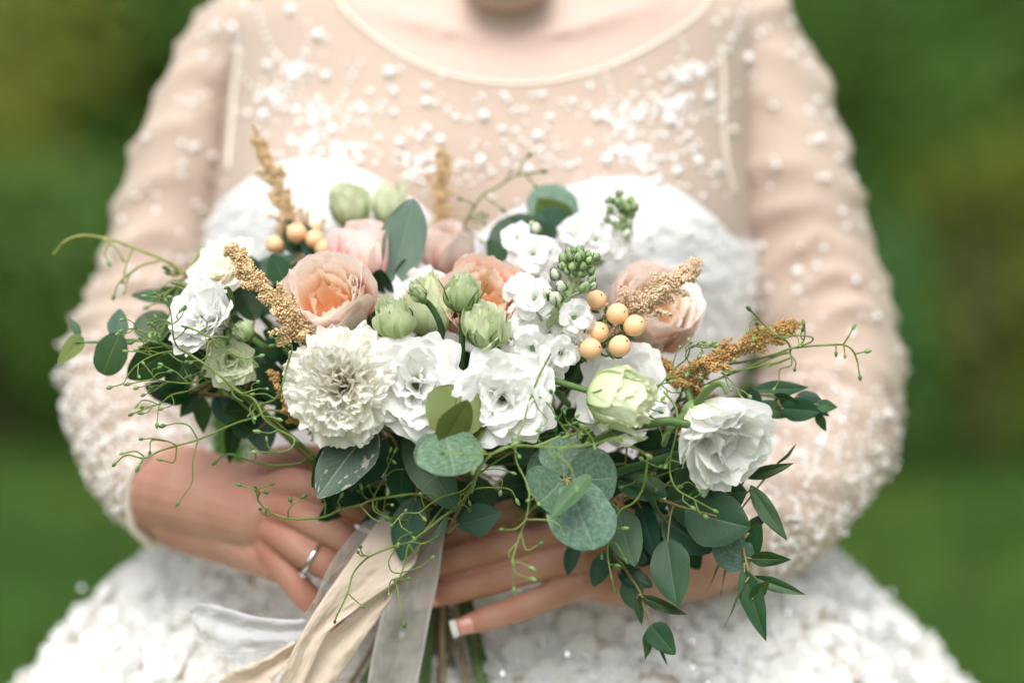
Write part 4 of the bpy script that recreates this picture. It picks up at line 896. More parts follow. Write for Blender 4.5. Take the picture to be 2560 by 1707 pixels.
def rose(outer, mid, inn, flare=26):
    L = []
    for i, (s, n, m, z) in enumerate(((1.0, 5, outer, 0), (.93, 5, outer, .02), (.83, 5, mid, .04), (.71, 6, mid, .04), (.58, 6, inn, .03), (.45, 6, inn, 0), (.3, 5, inn, -.02))):
        fl = flare - 5 * i
        L.append(LYR(n=n, L=1.95 * s ** .38, W=1.95 * s, angs=[86, 58, 22, 8, 4, fl], prof=PR_ROSE, cup=.85 / s, ruf=.05 + .012 * i, freq=3.2 + .5 * i, mat=m, r0=.05, z0=z, tip=.13, fringe=.008 + .003 * i, jit=4 + 1.5 * i))
    return L
ROSE = rose(PINKP, CREAMP, APRIC); ROSEC = rose(CORAL, CREAMP, APRIC, 30)
def cuprose(outer, inn):
    return [LYR(n=n, L=2.35 * s ** .4, W=3.1 * s, angs=[84, 45, 8, -8, -14, fl], prof=PR_ROSE, cup=.9 / s, ruf=.035, freq=2.6, mat=m, r0=.05, z0=z, tip=.12, fringe=.006, jit=3) for s, n, m, z, fl in ((1, 3, outer, 0, 8), (.92, 3, outer, .04, 0), (.78, 5, inn, .1, -4), (.6, 5, inn, .15, -5), (.4, 4, inn, .2, -5))]
CUPR = cuprose(PINKO, PINKP); CUPP = cuprose(PINKP, PINKP)
PR_BUD2 = [.40, .85, 1.0, 1.04, 1.0, .86]
def bud(mat, L=2.6, inner=None, tipout=6, ruf=.09):
    inner = inner or mat
    return [LYR(n=2, L=L * .62, W=1.9, angs=[82, 45, 14, 4, tipout + 14], prof=PR_BUD2, cup=.85, ruf=ruf * 1.1, freq=3.6, mat=mat, r0=.10, tip=.20, fringe=.02, jit=13, zj=.15),
            LYR(n=3, L=L * .84, W=2.3, angs=[82, 42, 8, -8, tipout + 2], prof=PR_BUD2, cup=.92, ruf=ruf, freq=3.4, mat=mat, r0=.08, tip=.16, fringe=.018, jit=11, zj=.18),
            LYR(n=4, L=L, W=2.2, angs=[80, 36, 3, -20, tipout - 8], prof=PR_BUD2, cup=1.0, ruf=ruf, freq=3.8, mat=mat, r0=.07, tip=.14, fringe=.02, jit=11, zj=.18),
            LYR(n=4, L=L * .98, W=1.8, angs=[72, 28, 0, -24, tipout - 14], prof=PR_BUD2, cup=1.3, ruf=ruf * 1.25, freq=4.4, mat=inner, r0=.06, tip=.12, fringe=.03, jit=12, zj=.15),
            LYR(n=5, L=L * .95, W=1.3, angs=[52, 18, -2, -20, -4], prof=PR_BUD2, cup=1.8, ruf=ruf * 1.5, freq=5, mat=inner, r0=.05, tip=.10, fringe=.035, jit=13, zj=.12)]
BUD = bud(GREENP); BUDL = bud(GREENP2, 3.0, None, 10); BUDD = bud(GREEND, 2.5, GREENP, 4, .12); BUDO = bud(GREENP2, 2.2, GREENP2, 34, .17); BUDW = bud(GREENP2, 2.9, WGREEN, 26, .17)

gW = None
flower('carnation', 'big cream white ruffled carnation at the front of the bouquet', 'carnation', 855, 962, 1.745, (-.10, .02, 1), 152, CARN, .35, seed=1, core=(.46, .24, CREAM))
flower('lisianthus', 'white frilled lisianthus between the cream carnation and the round leaf pair', 'lisianthus', 1040, 960, 1.752, (.05, .06, 1), 132, LIS, .45, spin=.5, seed=2)
flower('lisianthus', 'white lisianthus with an open spiral centre right of the round leaf pair', 'lisianthus', 1258, 995, 1.745, (.06, -.04, 1), 130, LIS, .45, spin=1.2, seed=3)
flower('lisianthus', 'white lisianthus lying behind the pale green half open bud', 'lisianthus', 1560, 985, 1.785, (.12, .05, 1), 122, LIS, .5, spin=.3, seed=4)
flower('lisianthus', 'large white bell of lisianthus drooping over the eucalyptus leaves', 'lisianthus', 1800, 1095, 1.742, (.48, -.52, .70), 148, LISB, .78, spin=.2, seed=5, sepals=4, seplen=.6, squash=1.3)
flower('lisianthus', 'white lisianthus seen from the side behind the thin green tendrils', 'lisianthus', 508, 795, 1.768, (-.62, .28, .75), 112, LISB, .6, spin=.9, seed=6, sepals=4, seplen=.7)
flower('lisianthus', 'soft cream lisianthus above the side-on white one', 'lisianthus', 560, 678, 1.82, (-.4, .55, .6), 98, LISC, .5, spin=.4, seed=7)
flower('lisianthus', 'small white lisianthus with greenish petal edges under the tendrils', 'lisianthus', 575, 905, 1.775, (.15, -.40, .85), 72, LISG, .55, spin=.1, seed=8, sepals=4)
flower('lisianthus', 'white lisianthus peeking out behind the green buds', 'lisianthus', 1040, 745, 1.825, (0, .5, .8), 96, LIS, .5, spin=.7, seed=9)
flower('rose', 'pale pink garden rose with an apricot heart beside the tan plume', 'rose', 825, 765, 1.79, (-.10, .50, .86), 112, ROSE, .75, seed=10, core=(.36, .72, APRIC))
flower('rose', 'deep pink cup shaped rose in front of the blurred green buds', 'rose', 912, 635, 1.835, (.06, .92, .30), 76, CUPR, 1.05, seed=11)
flower('rose', 'coral and apricot garden rose behind the open green bud', 'rose', 1205, 770, 1.80, (.04, .50, .85), 108, ROSEC, .72, seed=12, core=(.36, .72, APRIC))
flower('rose', 'blurred pale pink rose below the pale tan plume', 'rose', 1110, 628, 1.885, (.1, .85, .5), 62, CUPP, .9, seed=13)
flower('rose', 'pale pink garden rose behind the apricot berries and tan plume', 'rose', 1620, 790, 1.845, (.30, .50, .80), 112, ROSE, .72, seed=14, core=(.36, .72, APRIC))
flower('lisianthus_bud', 'round green lisianthus bud standing above the frilled white flower', 'bud', 987, 793, 1.752, (-.08, .95, .32), 49, BUD, 1.1, sepals=4, seplen=1.3, seed=20)
flower('lisianthus_bud', 'big pale green lisianthus bud behind the round green one', 'bud', 1078, 765, 1.785, (-.05, .95, .28), 58, BUDL, 1.3, sepals=5, seplen=1.1, seed=21)
flower('lisianthus_bud', 'small tight green bud with curling sepals on a bent stem', 'bud', 1046, 735, 1.735, (-.55, .72, .40), 21, BUDD, 1.0, sepals=5, seplen=2.0, seed=22, calyx=.5, stem=False, sep_open=.2)
flower('lisianthus_bud', 'ribbed green bud with curved sepals on an upright stem', 'bud', 1156, 735, 1.745, (.02, .95, .30), 43, BUDD, 1.05, sepals=5, seplen=1.25, seed=23, stemmat=MSTEMD, end=P(1135, 905, 1.80), sep_open=.75)
flower('lisianthus_bud', 'open crumpled pale green bud in front of the coral rose', 'bud', 1210, 820, 1.742, (.10, .92, .38), 58, BUDO, .85, sepals=4, seplen=.8, seed=24, stemmat=MSTEMD, end=P(1190, 925, 1.80))
flower('lisianthus_bud', 'blurred green bud behind the deep pink rose', 'bud', 872, 512, 1.915, (-.1, .97, .2), 46, BUDL, 1.3, sepals=3, seed=25)
flower('lisianthus_bud', 'blurred pale green bud beside the tall upright eucalyptus leaf', 'bud', 975, 518, 1.915, (.1, .97, .2), 42, BUDL, 1.2, seed=26)
flower('lisianthus_bud', 'small green bud beside the side-on white lisianthus', 'bud', 605, 828, 1.765, (-.72, .52, .40), 24, BUDD, 1.2, sepals=4, seplen=1.6, seed=27, end=P(720, 880, 1.80), sep_open=.25)
flower('lisianthus_bud', 'pale green half open bud lying on the white lisianthus', 'bud', 1545, 998, 1.722, (.80, -.22, .50), 66, BUDW, 1.15, sepals=4, seplen=.7, seed=28, end=P(1420, 1010, 1.80))
# bent stem of the tight bud
o = [x for x in COL.objects if x.get('label') == 'small tight green bud with curling sepals on a bent stem'][0]
MB().tube(spline([tuple(P(*q)) for q in ((1052, 748, 1.738), (1072, 760, 1.742), (1092, 790, 1.745), (1104, 825, 1.75), (1100, 850, 1.762), (1095, 900, 1.79), (1098, 1100, 1.85))], 26), np.linspace(.0021, .0032, 26), 8).obj('stem', MSTEMD, o)

# --- stock: a spike of white double florets with a head of green buds
def bud_mesh(name, mat, L=1.5, ridges=4, seed=0):
    V = []; nu, nv = 9, 12
    for i in range(nu):
        u = i / (nu - 1); r = math.sin(math.pi * min(1, .06 + .94 * u)) ** .65 * (.95 - .3 * u) if u < 1 else .02
        for j in range(nv):
            a = 2 * math.pi * j / nv; V.append((r * (1 + .13 * math.cos(ridges * a)) * math.cos(a), r * (1 + .13 * math.cos(ridges * a)) * math.sin(a), L * 2 * (u - .0) ** 1.0))
    F = grid_faces(nu, nv, True) + [tuple(range(nv))[::-1], tuple((nu - 1) * nv + j for j in range(nv))]
    return mesh(name, V, F, None, mat)
MBUDG = simple_mat('stock_bud_green', (.20, .31, .14), (.42, .52, .26), .5, 250, vary=.2)
MBUDW = simple_mat('stock_bud_white', (.62, .68, .48), (.82, .83, .76), .5, 200, trans=.2, vary=.08)
SBG = [bud_mesh('green_bud', MBUDG, .9, 4), bud_mesh('green_bud', MBUDG, 1.2, 3)]; SBW = [bud_mesh('white_bud', MBUDW, 1.0, 4)]
FL_OUT = [LYR(n=4, L=1.0, W=1.0, angs=[20, 62, 90, 102], prof=PR_STK, cup=.5, ruf=.12, freq=3.0, mat=STOCKP, r0=.05, tip=.2, fringe=.01), LYR(n=4, L=.86, W=.86, angs=[14, 46, 72, 84], prof=PR_STK, cup=.8, ruf=.12, freq=3.2, mat=STOCKP, r0=.04, tip=.2, fringe=.01), LYR(n=4, L=.62, W=.6, angs=[8, 26, 42, 55], prof=PR_STK, cup=1.2, ruf=.12, freq=3.4, mat=STOCKP, r0=.03, tip=.2, fringe=.01)]
def floret(t, px, py, d, dirn, R_px, seed):
    R = R_px * S(d); dr = cdir(*dirn); base = P(px, py, d) - dr * R * .35; fz = frame_z(dr, seed * 1.3); rr = random.Random(seed)
    M0 = Matrix.Translation(base) @ fz @ Matrix.Scale(R, 4)
    cv = np.asarray(ICO1[0]) * np.array([.14, .14, .30]) + np.array([0, 0, .02]); f = obj('floret', mesh('floret', cv, ICO1[1], None, MCALYX), M0, t)
    for li, ly in enumerate(FL_OUT):
        kw = {k_: ly[k_] for k_ in ('L', 'W', 'angs', 'prof', 'cup', 'ruf', 'freq', 'mat', 'r0', 'tip', 'fringe')}
        for j in range(ly['n']):
            me = petal_mesh(rr.randrange(3) + 10 * li, key=('stk', li), nu=9, nv=14, **kw)
            az = 2 * math.pi * (j + rr.uniform(-.2, .2)) / ly['n'] + li * .75
            M = Matrix.Translation(base) @ fz @ Matrix.Rotation(az, 4, 'Z') @ Matrix.Rotation(math.radians(rr.uniform(-14, 14)), 4, 'Y') @ Matrix.Diagonal((R, R * rr.uniform(.85, 1.1), R * rr.uniform(.9, 1.1), 1))
            obj('petal', me, M, f)
    return base
def stock(label, stem, florets, buds, wbuds, seed, srad=.0042):
    pts = [P(*q) for q in stem]; t = thing('stock_stem', label, 'stock flower', pts[-1], 'stocks in the bouquet'); rr = random.Random(seed)
    q = spline([tuple(p) for p in pts], 22); b = MB().tube(q, np.linspace(srad * .6, srad, 22), 9)
    def near(p): k = np.argmin(((q - np.array(p)) ** 2).sum(1)); return q[min(len(q) - 1, k + 2)]
    for k, (x, y, d, dn, R) in enumerate(florets):
        bs = floret(t, x, y, d, dn, R, seed + k); n_ = near(bs); b.tube([n_, (n_ + np.array(bs)) / 2 - np.array([0, 0, .002]), bs], .0011, 5)
    for lst, pool, nm in ((buds, SBG, 'green_bud'), (wbuds, SBW, 'white_bud')):
        for k, (x, y, d, R) in enumerate(lst):
            p = P(x, y, d); n_ = Vector(near(p)); dr = (p - n_ + UP * .012 - FWD * .003).normalized(); r = R * S(d)
            M = Matrix.Translation(p - dr * r * .9) @ frame_z(dr, rr.uniform(0, 6)) @ Matrix.Scale(r, 4); o = obj(nm, pool[k % len(pool)], M, t)
            b.tube([n_, (n_ + p) / 2 + Vector((0, 0, -.001)), p - dr * r * .8], [.0013, .001, .001], 5)
            for j in range(3):
                az = j * 2.1 + rr.uniform(0, 1); Vt, Ft = tube(spline([(.5, 0, 0), (1.02, 0, .55), (.92, .1, 1.3), (.6, .1, 1.75)], 7), np.linspace(.2, .06, 7), 5)
                obj('sepal', mesh('sepal', Vt, Ft, None, MSEPAL), M @ Matrix.Rotation(az, 4, 'Z'), o)
    b.obj('stem', simple_mat('stock_stem_green', (.30, .40, .20), (.42, .50, .28), .6, 70), t)
rb = random.Random(4)
def cluster(cx, cy, rx, ry, d, n, r0, r1):
    out = []
    while len(out) < n:
        x, y = rb.uniform(-1, 1), rb.uniform(-1, 1)
        if x * x + y * y > 1: continue
        if any(math.hypot((x - a) * rx, (y - c) * ry) < r0 * 1.25 for a, c in [((o[0] - cx) / rx, (o[1] - cy) / ry) for o in out]) and rb.random() < .93: continue
        out.append((cx + x * rx, cy + y * ry, d - .012 * (1 - x * x - y * y) + rb.uniform(-.004, .004), rb.uniform(r0, r1)))
    return out
stock('white stock spike with a green bud head, in front of the others', [(1452, 650, 1.755), (1438, 700, 1.757), (1410, 760, 1.762), (1370, 812, 1.77), (1300, 880, 1.80), (1200, 1100, 1.86), (1120, 1380, 1.895)],
      [(1333, 745, 1.752, (-.3, .25, .9), 59), (1300, 790, 1.765, (-.6, .2, .7), 54), (1295, 715, 1.775, (-.4, .6, .7), 51), (1330, 872, 1.742, (-.2, -.2, 1), 66), (1405, 885, 1.745, (.35, -.25, .9), 56), (1440, 792, 1.750, (.45, .1, .9), 54), (1470, 830, 1.758, (.6, -.2, .7), 47), (1270, 850, 1.765, (-.7, -.1, .7), 51), (1372, 930, 1.752, (.1, -.6, .8), 54), (1290, 905, 1.758, (-.5, -.5, .8), 49), (1425, 845, 1.77, (.3, .2, .9), 51), (1375, 830, 1.768, (0, .3, .9), 54)],
      cluster(1448, 655, 46, 36, 1.752, 15, 10, 14) + [(1460, 720, 1.748, 16), (1478, 700, 1.752, 13)], [(1388, 745, 1.742, 20), (1388, 685, 1.748, 15), (1402, 715, 1.744, 16), (1368, 735, 1.748, 15), (1480, 715, 1.752, 13)], 100)
stock('blurred white stock spike with a tall green bud head at the back', [(1545, 500, 1.87), (1560, 540, 1.87), (1570, 590, 1.872), (1510, 645, 1.875), (1420, 720, 1.88), (1250, 1000, 1.89), (1110, 1385, 1.90)],
      [(1440, 580, 1.86, (-.5, .3, .8), 59), (1490, 600, 1.855, (-.1, .1, 1), 61), (1540, 610, 1.86, (.3, -.1, .9), 54), (1420, 610, 1.865, (-.6, -.2, .7), 49), (1480, 570, 1.87, (-.1, .6, .7), 49)],
      cluster(1545, 530, 42, 52, 1.865, 20, 9, 13) + [(1587, 515, 1.862, 13)], [(1568, 585, 1.858, 15), (1500, 565, 1.86, 13)], 140)
stock('white stock florets standing before the dark round leaf', [(1330, 560, 1.835), (1335, 620, 1.837), (1345, 680, 1.84), (1330, 760, 1.85), (1230, 1050, 1.88), (1105, 1385, 1.90)],
      [(1292, 590, 1.83, (-.3, .5, .8), 49), (1335, 635, 1.822, (.05, .2, 1), 59), (1372, 630, 1.83, (.6, .2, .7), 47), (1300, 655, 1.828, (-.5, 0, .8), 54), (1330, 690, 1.825, (0, -.3, .9), 54), (1275, 680, 1.835, (-.7, -.2, .6), 47)], [], [(1340, 570, 1.832, 14)], 170)

# --- hypericum berries
MBERRY = simple_mat('apricot_berry', (.76, .46, .24), (.84, .57, .33), .42, 90, spec=.5, sss=.15, vary=.07)
MBTIP = simple_mat('berry_tip', (.09, .04, .02), None, .6)
def berry_mesh():
    V = []; nu, nv = 14, 18
    for i in range(nu):
        u = i / (nu - 1); a0 = math.pi * u; r = math.sin(a0) * (1 - .12 * math.cos(a0)) ; z = -math.cos(a0) * 1.12
        if u > .93: z -= .02
        for j in range(nv):
            a = 2 * math.pi * j / nv; V.append((r * math.cos(a), r * math.sin(a), z))
    return mesh('berry', V, grid_faces(nu, nv, True), None, MBERRY)
BERRY = berry_mesh(); BTIP = mesh('berry_tip', *tube(spline([(0, 0, 1.08), (.03, 0, 1.2), (.10, .02, 1.27)], 5), [.10, .05, .03, .03, .025], 6), None, MBTIP)
bb = MB()
for j in range(5):
    a = j * 1.2566; c_, s_ = math.cos(a), math.sin(a); G_ = []
    for u in np.linspace(0, 1, 4):
        for v in np.linspace(-1, 1, 3):
            r_, w_ = .25 + .85 * u, .36 * math.sin(math.pi * (.15 + .8 * u)) * v; z_ = -1.2 + .42 * u * u
            G_.append((r_ * c_ - w_ * s_, r_ * s_ + w_ * c_, z_))
    bb.add(G_, grid_faces(4, 3))
BCAL = bb.mesh('berry_calyx', MSEPAL)
def hypericum(label, root, berries, seed):
    pts = [P(*q) for q in root]; t = thing('hypericum_sprig', label, 'berry sprig', pts[-1], 'berry sprigs in the bouquet'); rr = random.Random(seed)
    q = spline([tuple(p) for p in pts], 16); b = MB().tube(q, .0018, 6)
    for x, y, d, R, dn in berries:
        p = P(x, y, d); r = R * S(d); dr = cdir(*dn); M = Matrix.Translation(p) @ frame_z(dr, rr.uniform(0, 6)) @ Matrix.Scale(r, 4)
        o = obj('berry', BERRY, M, t); obj('berry_tip', BTIP, M, o); obj('berry_calyx', BCAL, M, o)
        b.tube(spline([q[3], tuple(p - dr * r * 2 + FWD * .004), tuple(p - dr * r * 1.1)], 8), .0009, 5)
    b.obj('stem', MSTEM, t)
hypericum('ripe apricot berries clustered beside the white stock', [(1500, 850, 1.79), (1460, 900, 1.81), (1350, 1100, 1.86), (1120, 1380, 1.895)],
          [(1490, 752, 1.775, 25, (.45, .5, .7)), (1542, 785, 1.762, 27, (.6, .2, .75)), (1494, 832, 1.765, 27, (.4, .35, .8)), (1475, 873, 1.752, 27, (.75, .2, .6)), (1585, 815, 1.758, 27, (.6, .35, .7)), (1548, 866, 1.750, 27, (.6, .45, .65)), (1440, 785, 1.79, 22, (0, .5, .8))], 3)
hypericum('blurred apricot berries below the tall tan plume', [(750, 640, 1.875), (770, 700, 1.88), (900, 1000, 1.89), (1080, 1385, 1.90)],
          [(688, 612, 1.862, 22, (-.6, .3, .7)), (742, 584, 1.86, 25, (-.1, .7, .7)), (712, 575, 1.885, 22, (-.3, .8, .5)), (786, 600, 1.86, 24, (.3, .5, .8)), (808, 622, 1.858, 23, (.5, .1, .8)), (782, 580, 1.885, 21, (.4, .8, .4))], 4)
hypericum('apricot berries peeking out under the round green bud', [(985, 905, 1.80), (1000, 960, 1.83), (1080, 1385, 1.895)], [(978, 858, 1.782, 19, (-.2, .4, .9)), (1003, 856, 1.786, 17, (.3, .4, .9))], 5)

# --- astilbe plumes
MAST = [simple_mat('astilbe_tan', (.76, .54, .27), (.92, .74, .47), .7, 320, trans=.2), simple_mat('astilbe_pale', (.80, .60, .39), (.93, .78, .59), .7, 320, trans=.2), simple_mat('astilbe_rust', (.50, .30, .10), (.76, .52, .22), .7, 320, trans=.2)]
MASTST = simple_mat('astilbe_stem', (.30, .20, .09), (.42, .30, .15), .7, 60)
AST = []
for _k in range(8):
    _r = np.random.default_rng(_k); AST.append(np.asarray(ICO0[0]) * _r.uniform(.35, 1.5, (12, 1)))
def plume(label, axis, r_px, nb, n, mat, seed, fr=(.0006, .0012), tipf=.12, curl=.0, joint=True):
    rr = np.random.default_rng(seed); pts = [P(*q) for q in axis]; d0 = axis[0][2]
    t = thing('astilbe_plume', label, 'plume', pts[-1], 'tan plumes in the bouquet'); q = spline([tuple(p) for p in pts], 40); b = MB().tube(q[::2], np.linspace(.0006, .0016, 20), 5)
    L = sum(np.linalg.norm(q[i + 1] - q[i]) for i in range(39)); fl = MB(); R = r_px * S(d0)
    T = np.gradient(q, axis=0); T /= np.linalg.norm(T, axis=1)[:, None]
    br = []
    nb = int(nb * 1.7)
    for k in range(nb):                                                # side branches, longer towards the base
        u = .12 + .80 * (k + rr.uniform(0, .7)) / nb; i = int(u * 39); a = rr.uniform(0, 6.28) if k > 1 else k * 3.0
        x = np.cross(T[i], -FWn); x /= np.linalg.norm(x); y = np.cross(T[i], x); side = x * math.cos(a) + y * math.sin(a) * .7
        ln = R * (.14 + 1.2 * u) * rr.uniform(.7, 1.25); dr = side * .8 - T[i] * .75; p1 = q[i] + dr * ln * .55; p2 = q[i] + dr * ln - T[i] * ln * .12 + np.array([0, 0, -.1 * ln])
        bq = spline([q[i], p1, p2], 8); b.tube(bq, np.linspace(.0008, .0004, 8), 4); br.append((bq, u))
    nm = int(n * .45)
    for _ in range(nm):
        u = rr.uniform() ** .8; i = min(38, int(u * 39)); c = q[i] + (q[i + 1] - q[i]) * rr.uniform(); s = R * (tipf + (.5 - tipf) * u ** .7); off = rr.normal(0, 1, 3); off /= np.linalg.norm(off); c = c + off * s * rr.uniform(.3, 1)
        r = rr.uniform(*fr) * (.7 + .5 * u); fl.add(AST[rr.integers(0, 8)] * r + c, ICO0[1])
    for _ in range(n - nm):
        bq, u = br[rr.integers(0, len(br))]; v = rr.uniform(); i = min(6, int(v * 7)); c = bq[i] + (bq[i + 1] - bq[i]) * rr.uniform(); off = rr.normal(0, 1, 3); off /= np.linalg.norm(off); c = c + off * R * .30 * (1.15 - .75 * v) * rr.uniform(.3, 1)
        r = rr.uniform(*fr); fl.add(AST[rr.integers(0, 8)] * r + c, ICO0[1])
    o = fl.obj('florets', mat, t); o['kind'] = 'stuff'; b.obj('stem', MASTST, t)
plume('tall tan plume rising before the left cup of the bodice', [(634, 310, 1.885), (655, 390, 1.885), (690, 450, 1.884), (720, 530, 1.882), (760, 600, 1.88), (800, 700, 1.885)], 62, 15, 2860, MAST[0], 1, tipf=.10)
plume('curved tan plume beside the pale pink garden rose', [(566, 620, 1.77), (590, 632, 1.768), (620, 690, 1.765), (680, 745, 1.76), (735, 810, 1.758), (790, 850, 1.775), (860, 950, 1.82)], 62, 20, 6600, MAST[0], 2, tipf=.14)
plume('pale blurred tan plume standing behind the upright eucalyptus leaf', [(1105, 365, 1.93), (1102, 430, 1.93), (1095, 520, 1.928), (1105, 600, 1.925), (1110, 700, 1.92)], 66, 12, 1980, MAST[0], 3, tipf=.12)
plume('straight pale plume pointing up beside the apricot berries', [(1752, 652, 1.79), (1715, 685, 1.788), (1660, 725, 1.785), (1610, 760, 1.782), (1560, 800, 1.79), (1500, 900, 1.82)], 66, 17, 5060, MAST[1], 4, tipf=.2)
plume('golden tan plume lying among tendrils over the sleeve', [(2000, 808, 1.785), (1950, 830, 1.783), (1880, 858, 1.78), (1800, 895, 1.778), (1720, 930, 1.785), (1600, 1000, 1.82)], 60, 17, 4620, MAST[2], 5, tipf=.18)
plume('rusty plume half hidden behind the drooping white bell', [(1620, 890, 1.80), (1680, 930, 1.80), (1740, 985, 1.80), (1700, 1060, 1.82), (1600, 1150, 1.85)], 62, 10, 2200, MAST[2], 6)
plume('small rusty plume tip beside the big cream carnation', [(680, 925, 1.775), (690, 950, 1.778), (720, 1020, 1.78), (760, 1060, 1.79), (900, 1200, 1.85)], 38, 7, 1320, MAST[2], 7)

# ================================================================== foliage
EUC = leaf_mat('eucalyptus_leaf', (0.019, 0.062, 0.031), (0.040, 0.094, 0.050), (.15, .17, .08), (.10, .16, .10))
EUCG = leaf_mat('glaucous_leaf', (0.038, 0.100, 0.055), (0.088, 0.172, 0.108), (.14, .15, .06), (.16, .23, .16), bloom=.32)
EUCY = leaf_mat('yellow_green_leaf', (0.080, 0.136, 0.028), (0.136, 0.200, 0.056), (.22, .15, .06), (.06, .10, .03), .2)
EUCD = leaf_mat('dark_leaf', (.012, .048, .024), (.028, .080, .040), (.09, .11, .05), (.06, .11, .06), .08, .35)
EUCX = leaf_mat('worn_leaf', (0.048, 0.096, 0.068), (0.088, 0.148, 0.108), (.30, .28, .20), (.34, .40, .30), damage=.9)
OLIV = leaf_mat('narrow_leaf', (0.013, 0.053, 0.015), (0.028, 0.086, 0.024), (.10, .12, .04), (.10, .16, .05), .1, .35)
LIGHTN = leaf_mat('pale_narrow_leaf', (0.045, 0.112, 0.056), (0.083, 0.165, 0.090), (.14, .18, .07), (.16, .25, .13), .15)
MEUST = simple_mat('eucalyptus_twig', (.20, .16, .06), (.30, .22, .09), .6, 60)
EUCP = leaf_mat('grey_green_leaf', (0.102, 0.162, 0.119), (0.162, 0.230, 0.178), (.26, .24, .14), (.17, .24, .17))
PROF = {'ellip': lambda u: math.sin(math.pi * u) ** .62,
        'round': lambda u: math.sqrt(max(0, 1 - (2 * u - 1) ** 2)) ** .92 * (1 + .10 * (u - .4)),
        'oval': lambda u: math.sin(math.pi * u ** .82) ** .72,
        'lance': lambda u: math.sin(math.pi * u ** .8) ** .95 * (1.02 - .1 * u),
        'ovate': lambda u: math.sin(math.pi * u ** .66) ** .75,
        'rhomb': lambda u: (math.sin(math.pi * u) ** .8) * (.85 + .15 * math.sin(math.pi * u) ** 4)}
LEAFC = {}
def leaf_mesh(kind, var, mat):
    k = (kind, var, mat.name)
    if k in LEAFC: return LEAFC[k]
    r = np.random.default_rng(hash((kind, var)) % 1000 if False else sum(map(ord, kind)) + 13 * var)
    fold, bend, wav, twist, ph = r.uniform(.05, .22), r.uniform(-.28, .12), r.uniform(.008, .028), r.uniform(-.25, .25), r.uniform(0, 6, 3)
    nu = 15; vs_ = [-1, -.97, -.8, -.55, -.28, -.06, 0, .06, .28, .55, .8, .97, 1]; V, UVs, rim = [], [], []
    us = [0, .012, .04, .09, .16, .25, .35, .45, .55, .65, .75, .84, .92, .975, 1]
    for u in us:
        w = PROF[kind](min(1, max(0.0, u))) * .5 + .004
        for v in vs_:
            ww = w * (1 + .035 * math.sin(7 * u + ph[0] + (2 if v > 0 else 0)) + .02 * math.sin(17 * u + ph[1] * (1 if v > 0 else 2)))
            z = fold * abs(v) * ww - fold * .5 * ww * v * v + bend * (u - .15) ** 2 + wav * math.sin(9 * u + ph[2] + 3 * v) * v * v + twist * v * ww * u
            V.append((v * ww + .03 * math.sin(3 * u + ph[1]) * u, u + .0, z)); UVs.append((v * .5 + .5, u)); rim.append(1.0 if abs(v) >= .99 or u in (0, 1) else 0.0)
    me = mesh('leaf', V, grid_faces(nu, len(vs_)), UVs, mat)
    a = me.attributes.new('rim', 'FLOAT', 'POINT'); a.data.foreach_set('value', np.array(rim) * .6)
    LEAFC[k] = me; return me
lr = random.Random(21)
def leaf(t, kind, b, e, w_px, roll=0, mat=None, var=None, name='leaf'):
    """b, e: (x, y, distance) of base and tip; w_px: full width in photo px; roll 0 shows the upper face"""
    p0, p1 = P(*b), P(*e); L = (p1 - p0).length; W = w_px * S((b[2] + e[2]) / 2); m = (p0 + p1) / 2
    R3 = frame(p1 - p0, CAM - m, math.radians(roll))
    M = Matrix.Translation(p0) @ R3.to_4x4() @ Matrix.Diagonal((W, L, L * .6 + W * .3, 1))
    return obj(name, leaf_mesh(kind, lr.randrange(7) if var is None else var, mat or EUC), M, t)
def branch(name, label, cat, stem, leaves, mat=None, srad=.0014, group=None, smat=None, autopet=True):
    """stem: photo points from tip to root; leaves: (kind, base, tip, width, roll, material)"""
    pts = [P(*q) for q in stem]; t = thing(name, label, cat, pts[-1], group); q = spline([tuple(p) for p in pts], max(8, 5 * len(pts)))
    b = MB().tube(q, np.linspace(srad * .55, srad * 1.2, len(q)), 6)
    for lf in leaves:
        kind, bs, tp, w_ = lf[:4]; leaf(t, kind, bs, tp, w_, lf[4] if len(lf) > 4 else lr.uniform(-20, 20), lf[5] if len(lf) > 5 else mat)
        p = P(*bs); k = np.argmin(((q - np.array(p)) ** 2).sum(1)); dst = np.linalg.norm(q[k] - np.array(p))
        if autopet and dst > .002:
            e = p + (P(*tp) - p) * .06; b.tube(spline([q[k], tuple((Vector(q[k]) + p) / 2 + (p - P(*tp)) * .05), tuple(e)], 7), .0008, 5)
    b.obj('twig', smat or MEUST, t); return t
Hd = (1100, 1395, 1.895)
E = 'eucalyptus_branch'; EC = 'eucalyptus'
branch(E, 'tall upright grey green eucalyptus leaf beside the deep pink rose', EC, [(985, 712, 1.832), (990, 760, 1.84), (1040, 1000, 1.87), Hd], [('ellip', (972, 716, 1.826), (1036, 498, 1.822), 122, 3, EUCP)])
branch(E, 'broad eucalyptus leaves standing behind the white stock florets', EC, [(1400, 600, 1.90), (1380, 680, 1.90), (1300, 900, 1.90), Hd],
       [('round', (1395, 600, 1.905), (1372, 455, 1.915), 125, 10, EUCG), ('oval', (1432, 600, 1.895), (1340, 500, 1.893), 108, -30, EUCY), ('round', (1330, 670, 1.875), (1275, 535, 1.88), 150, 10, EUCD), ('round', (1400, 640, 1.882), (1345, 525, 1.89), 135, -10, EUC), ('oval', (1290, 690, 1.872), (1215, 600, 1.876), 70, 20, EUCD)])
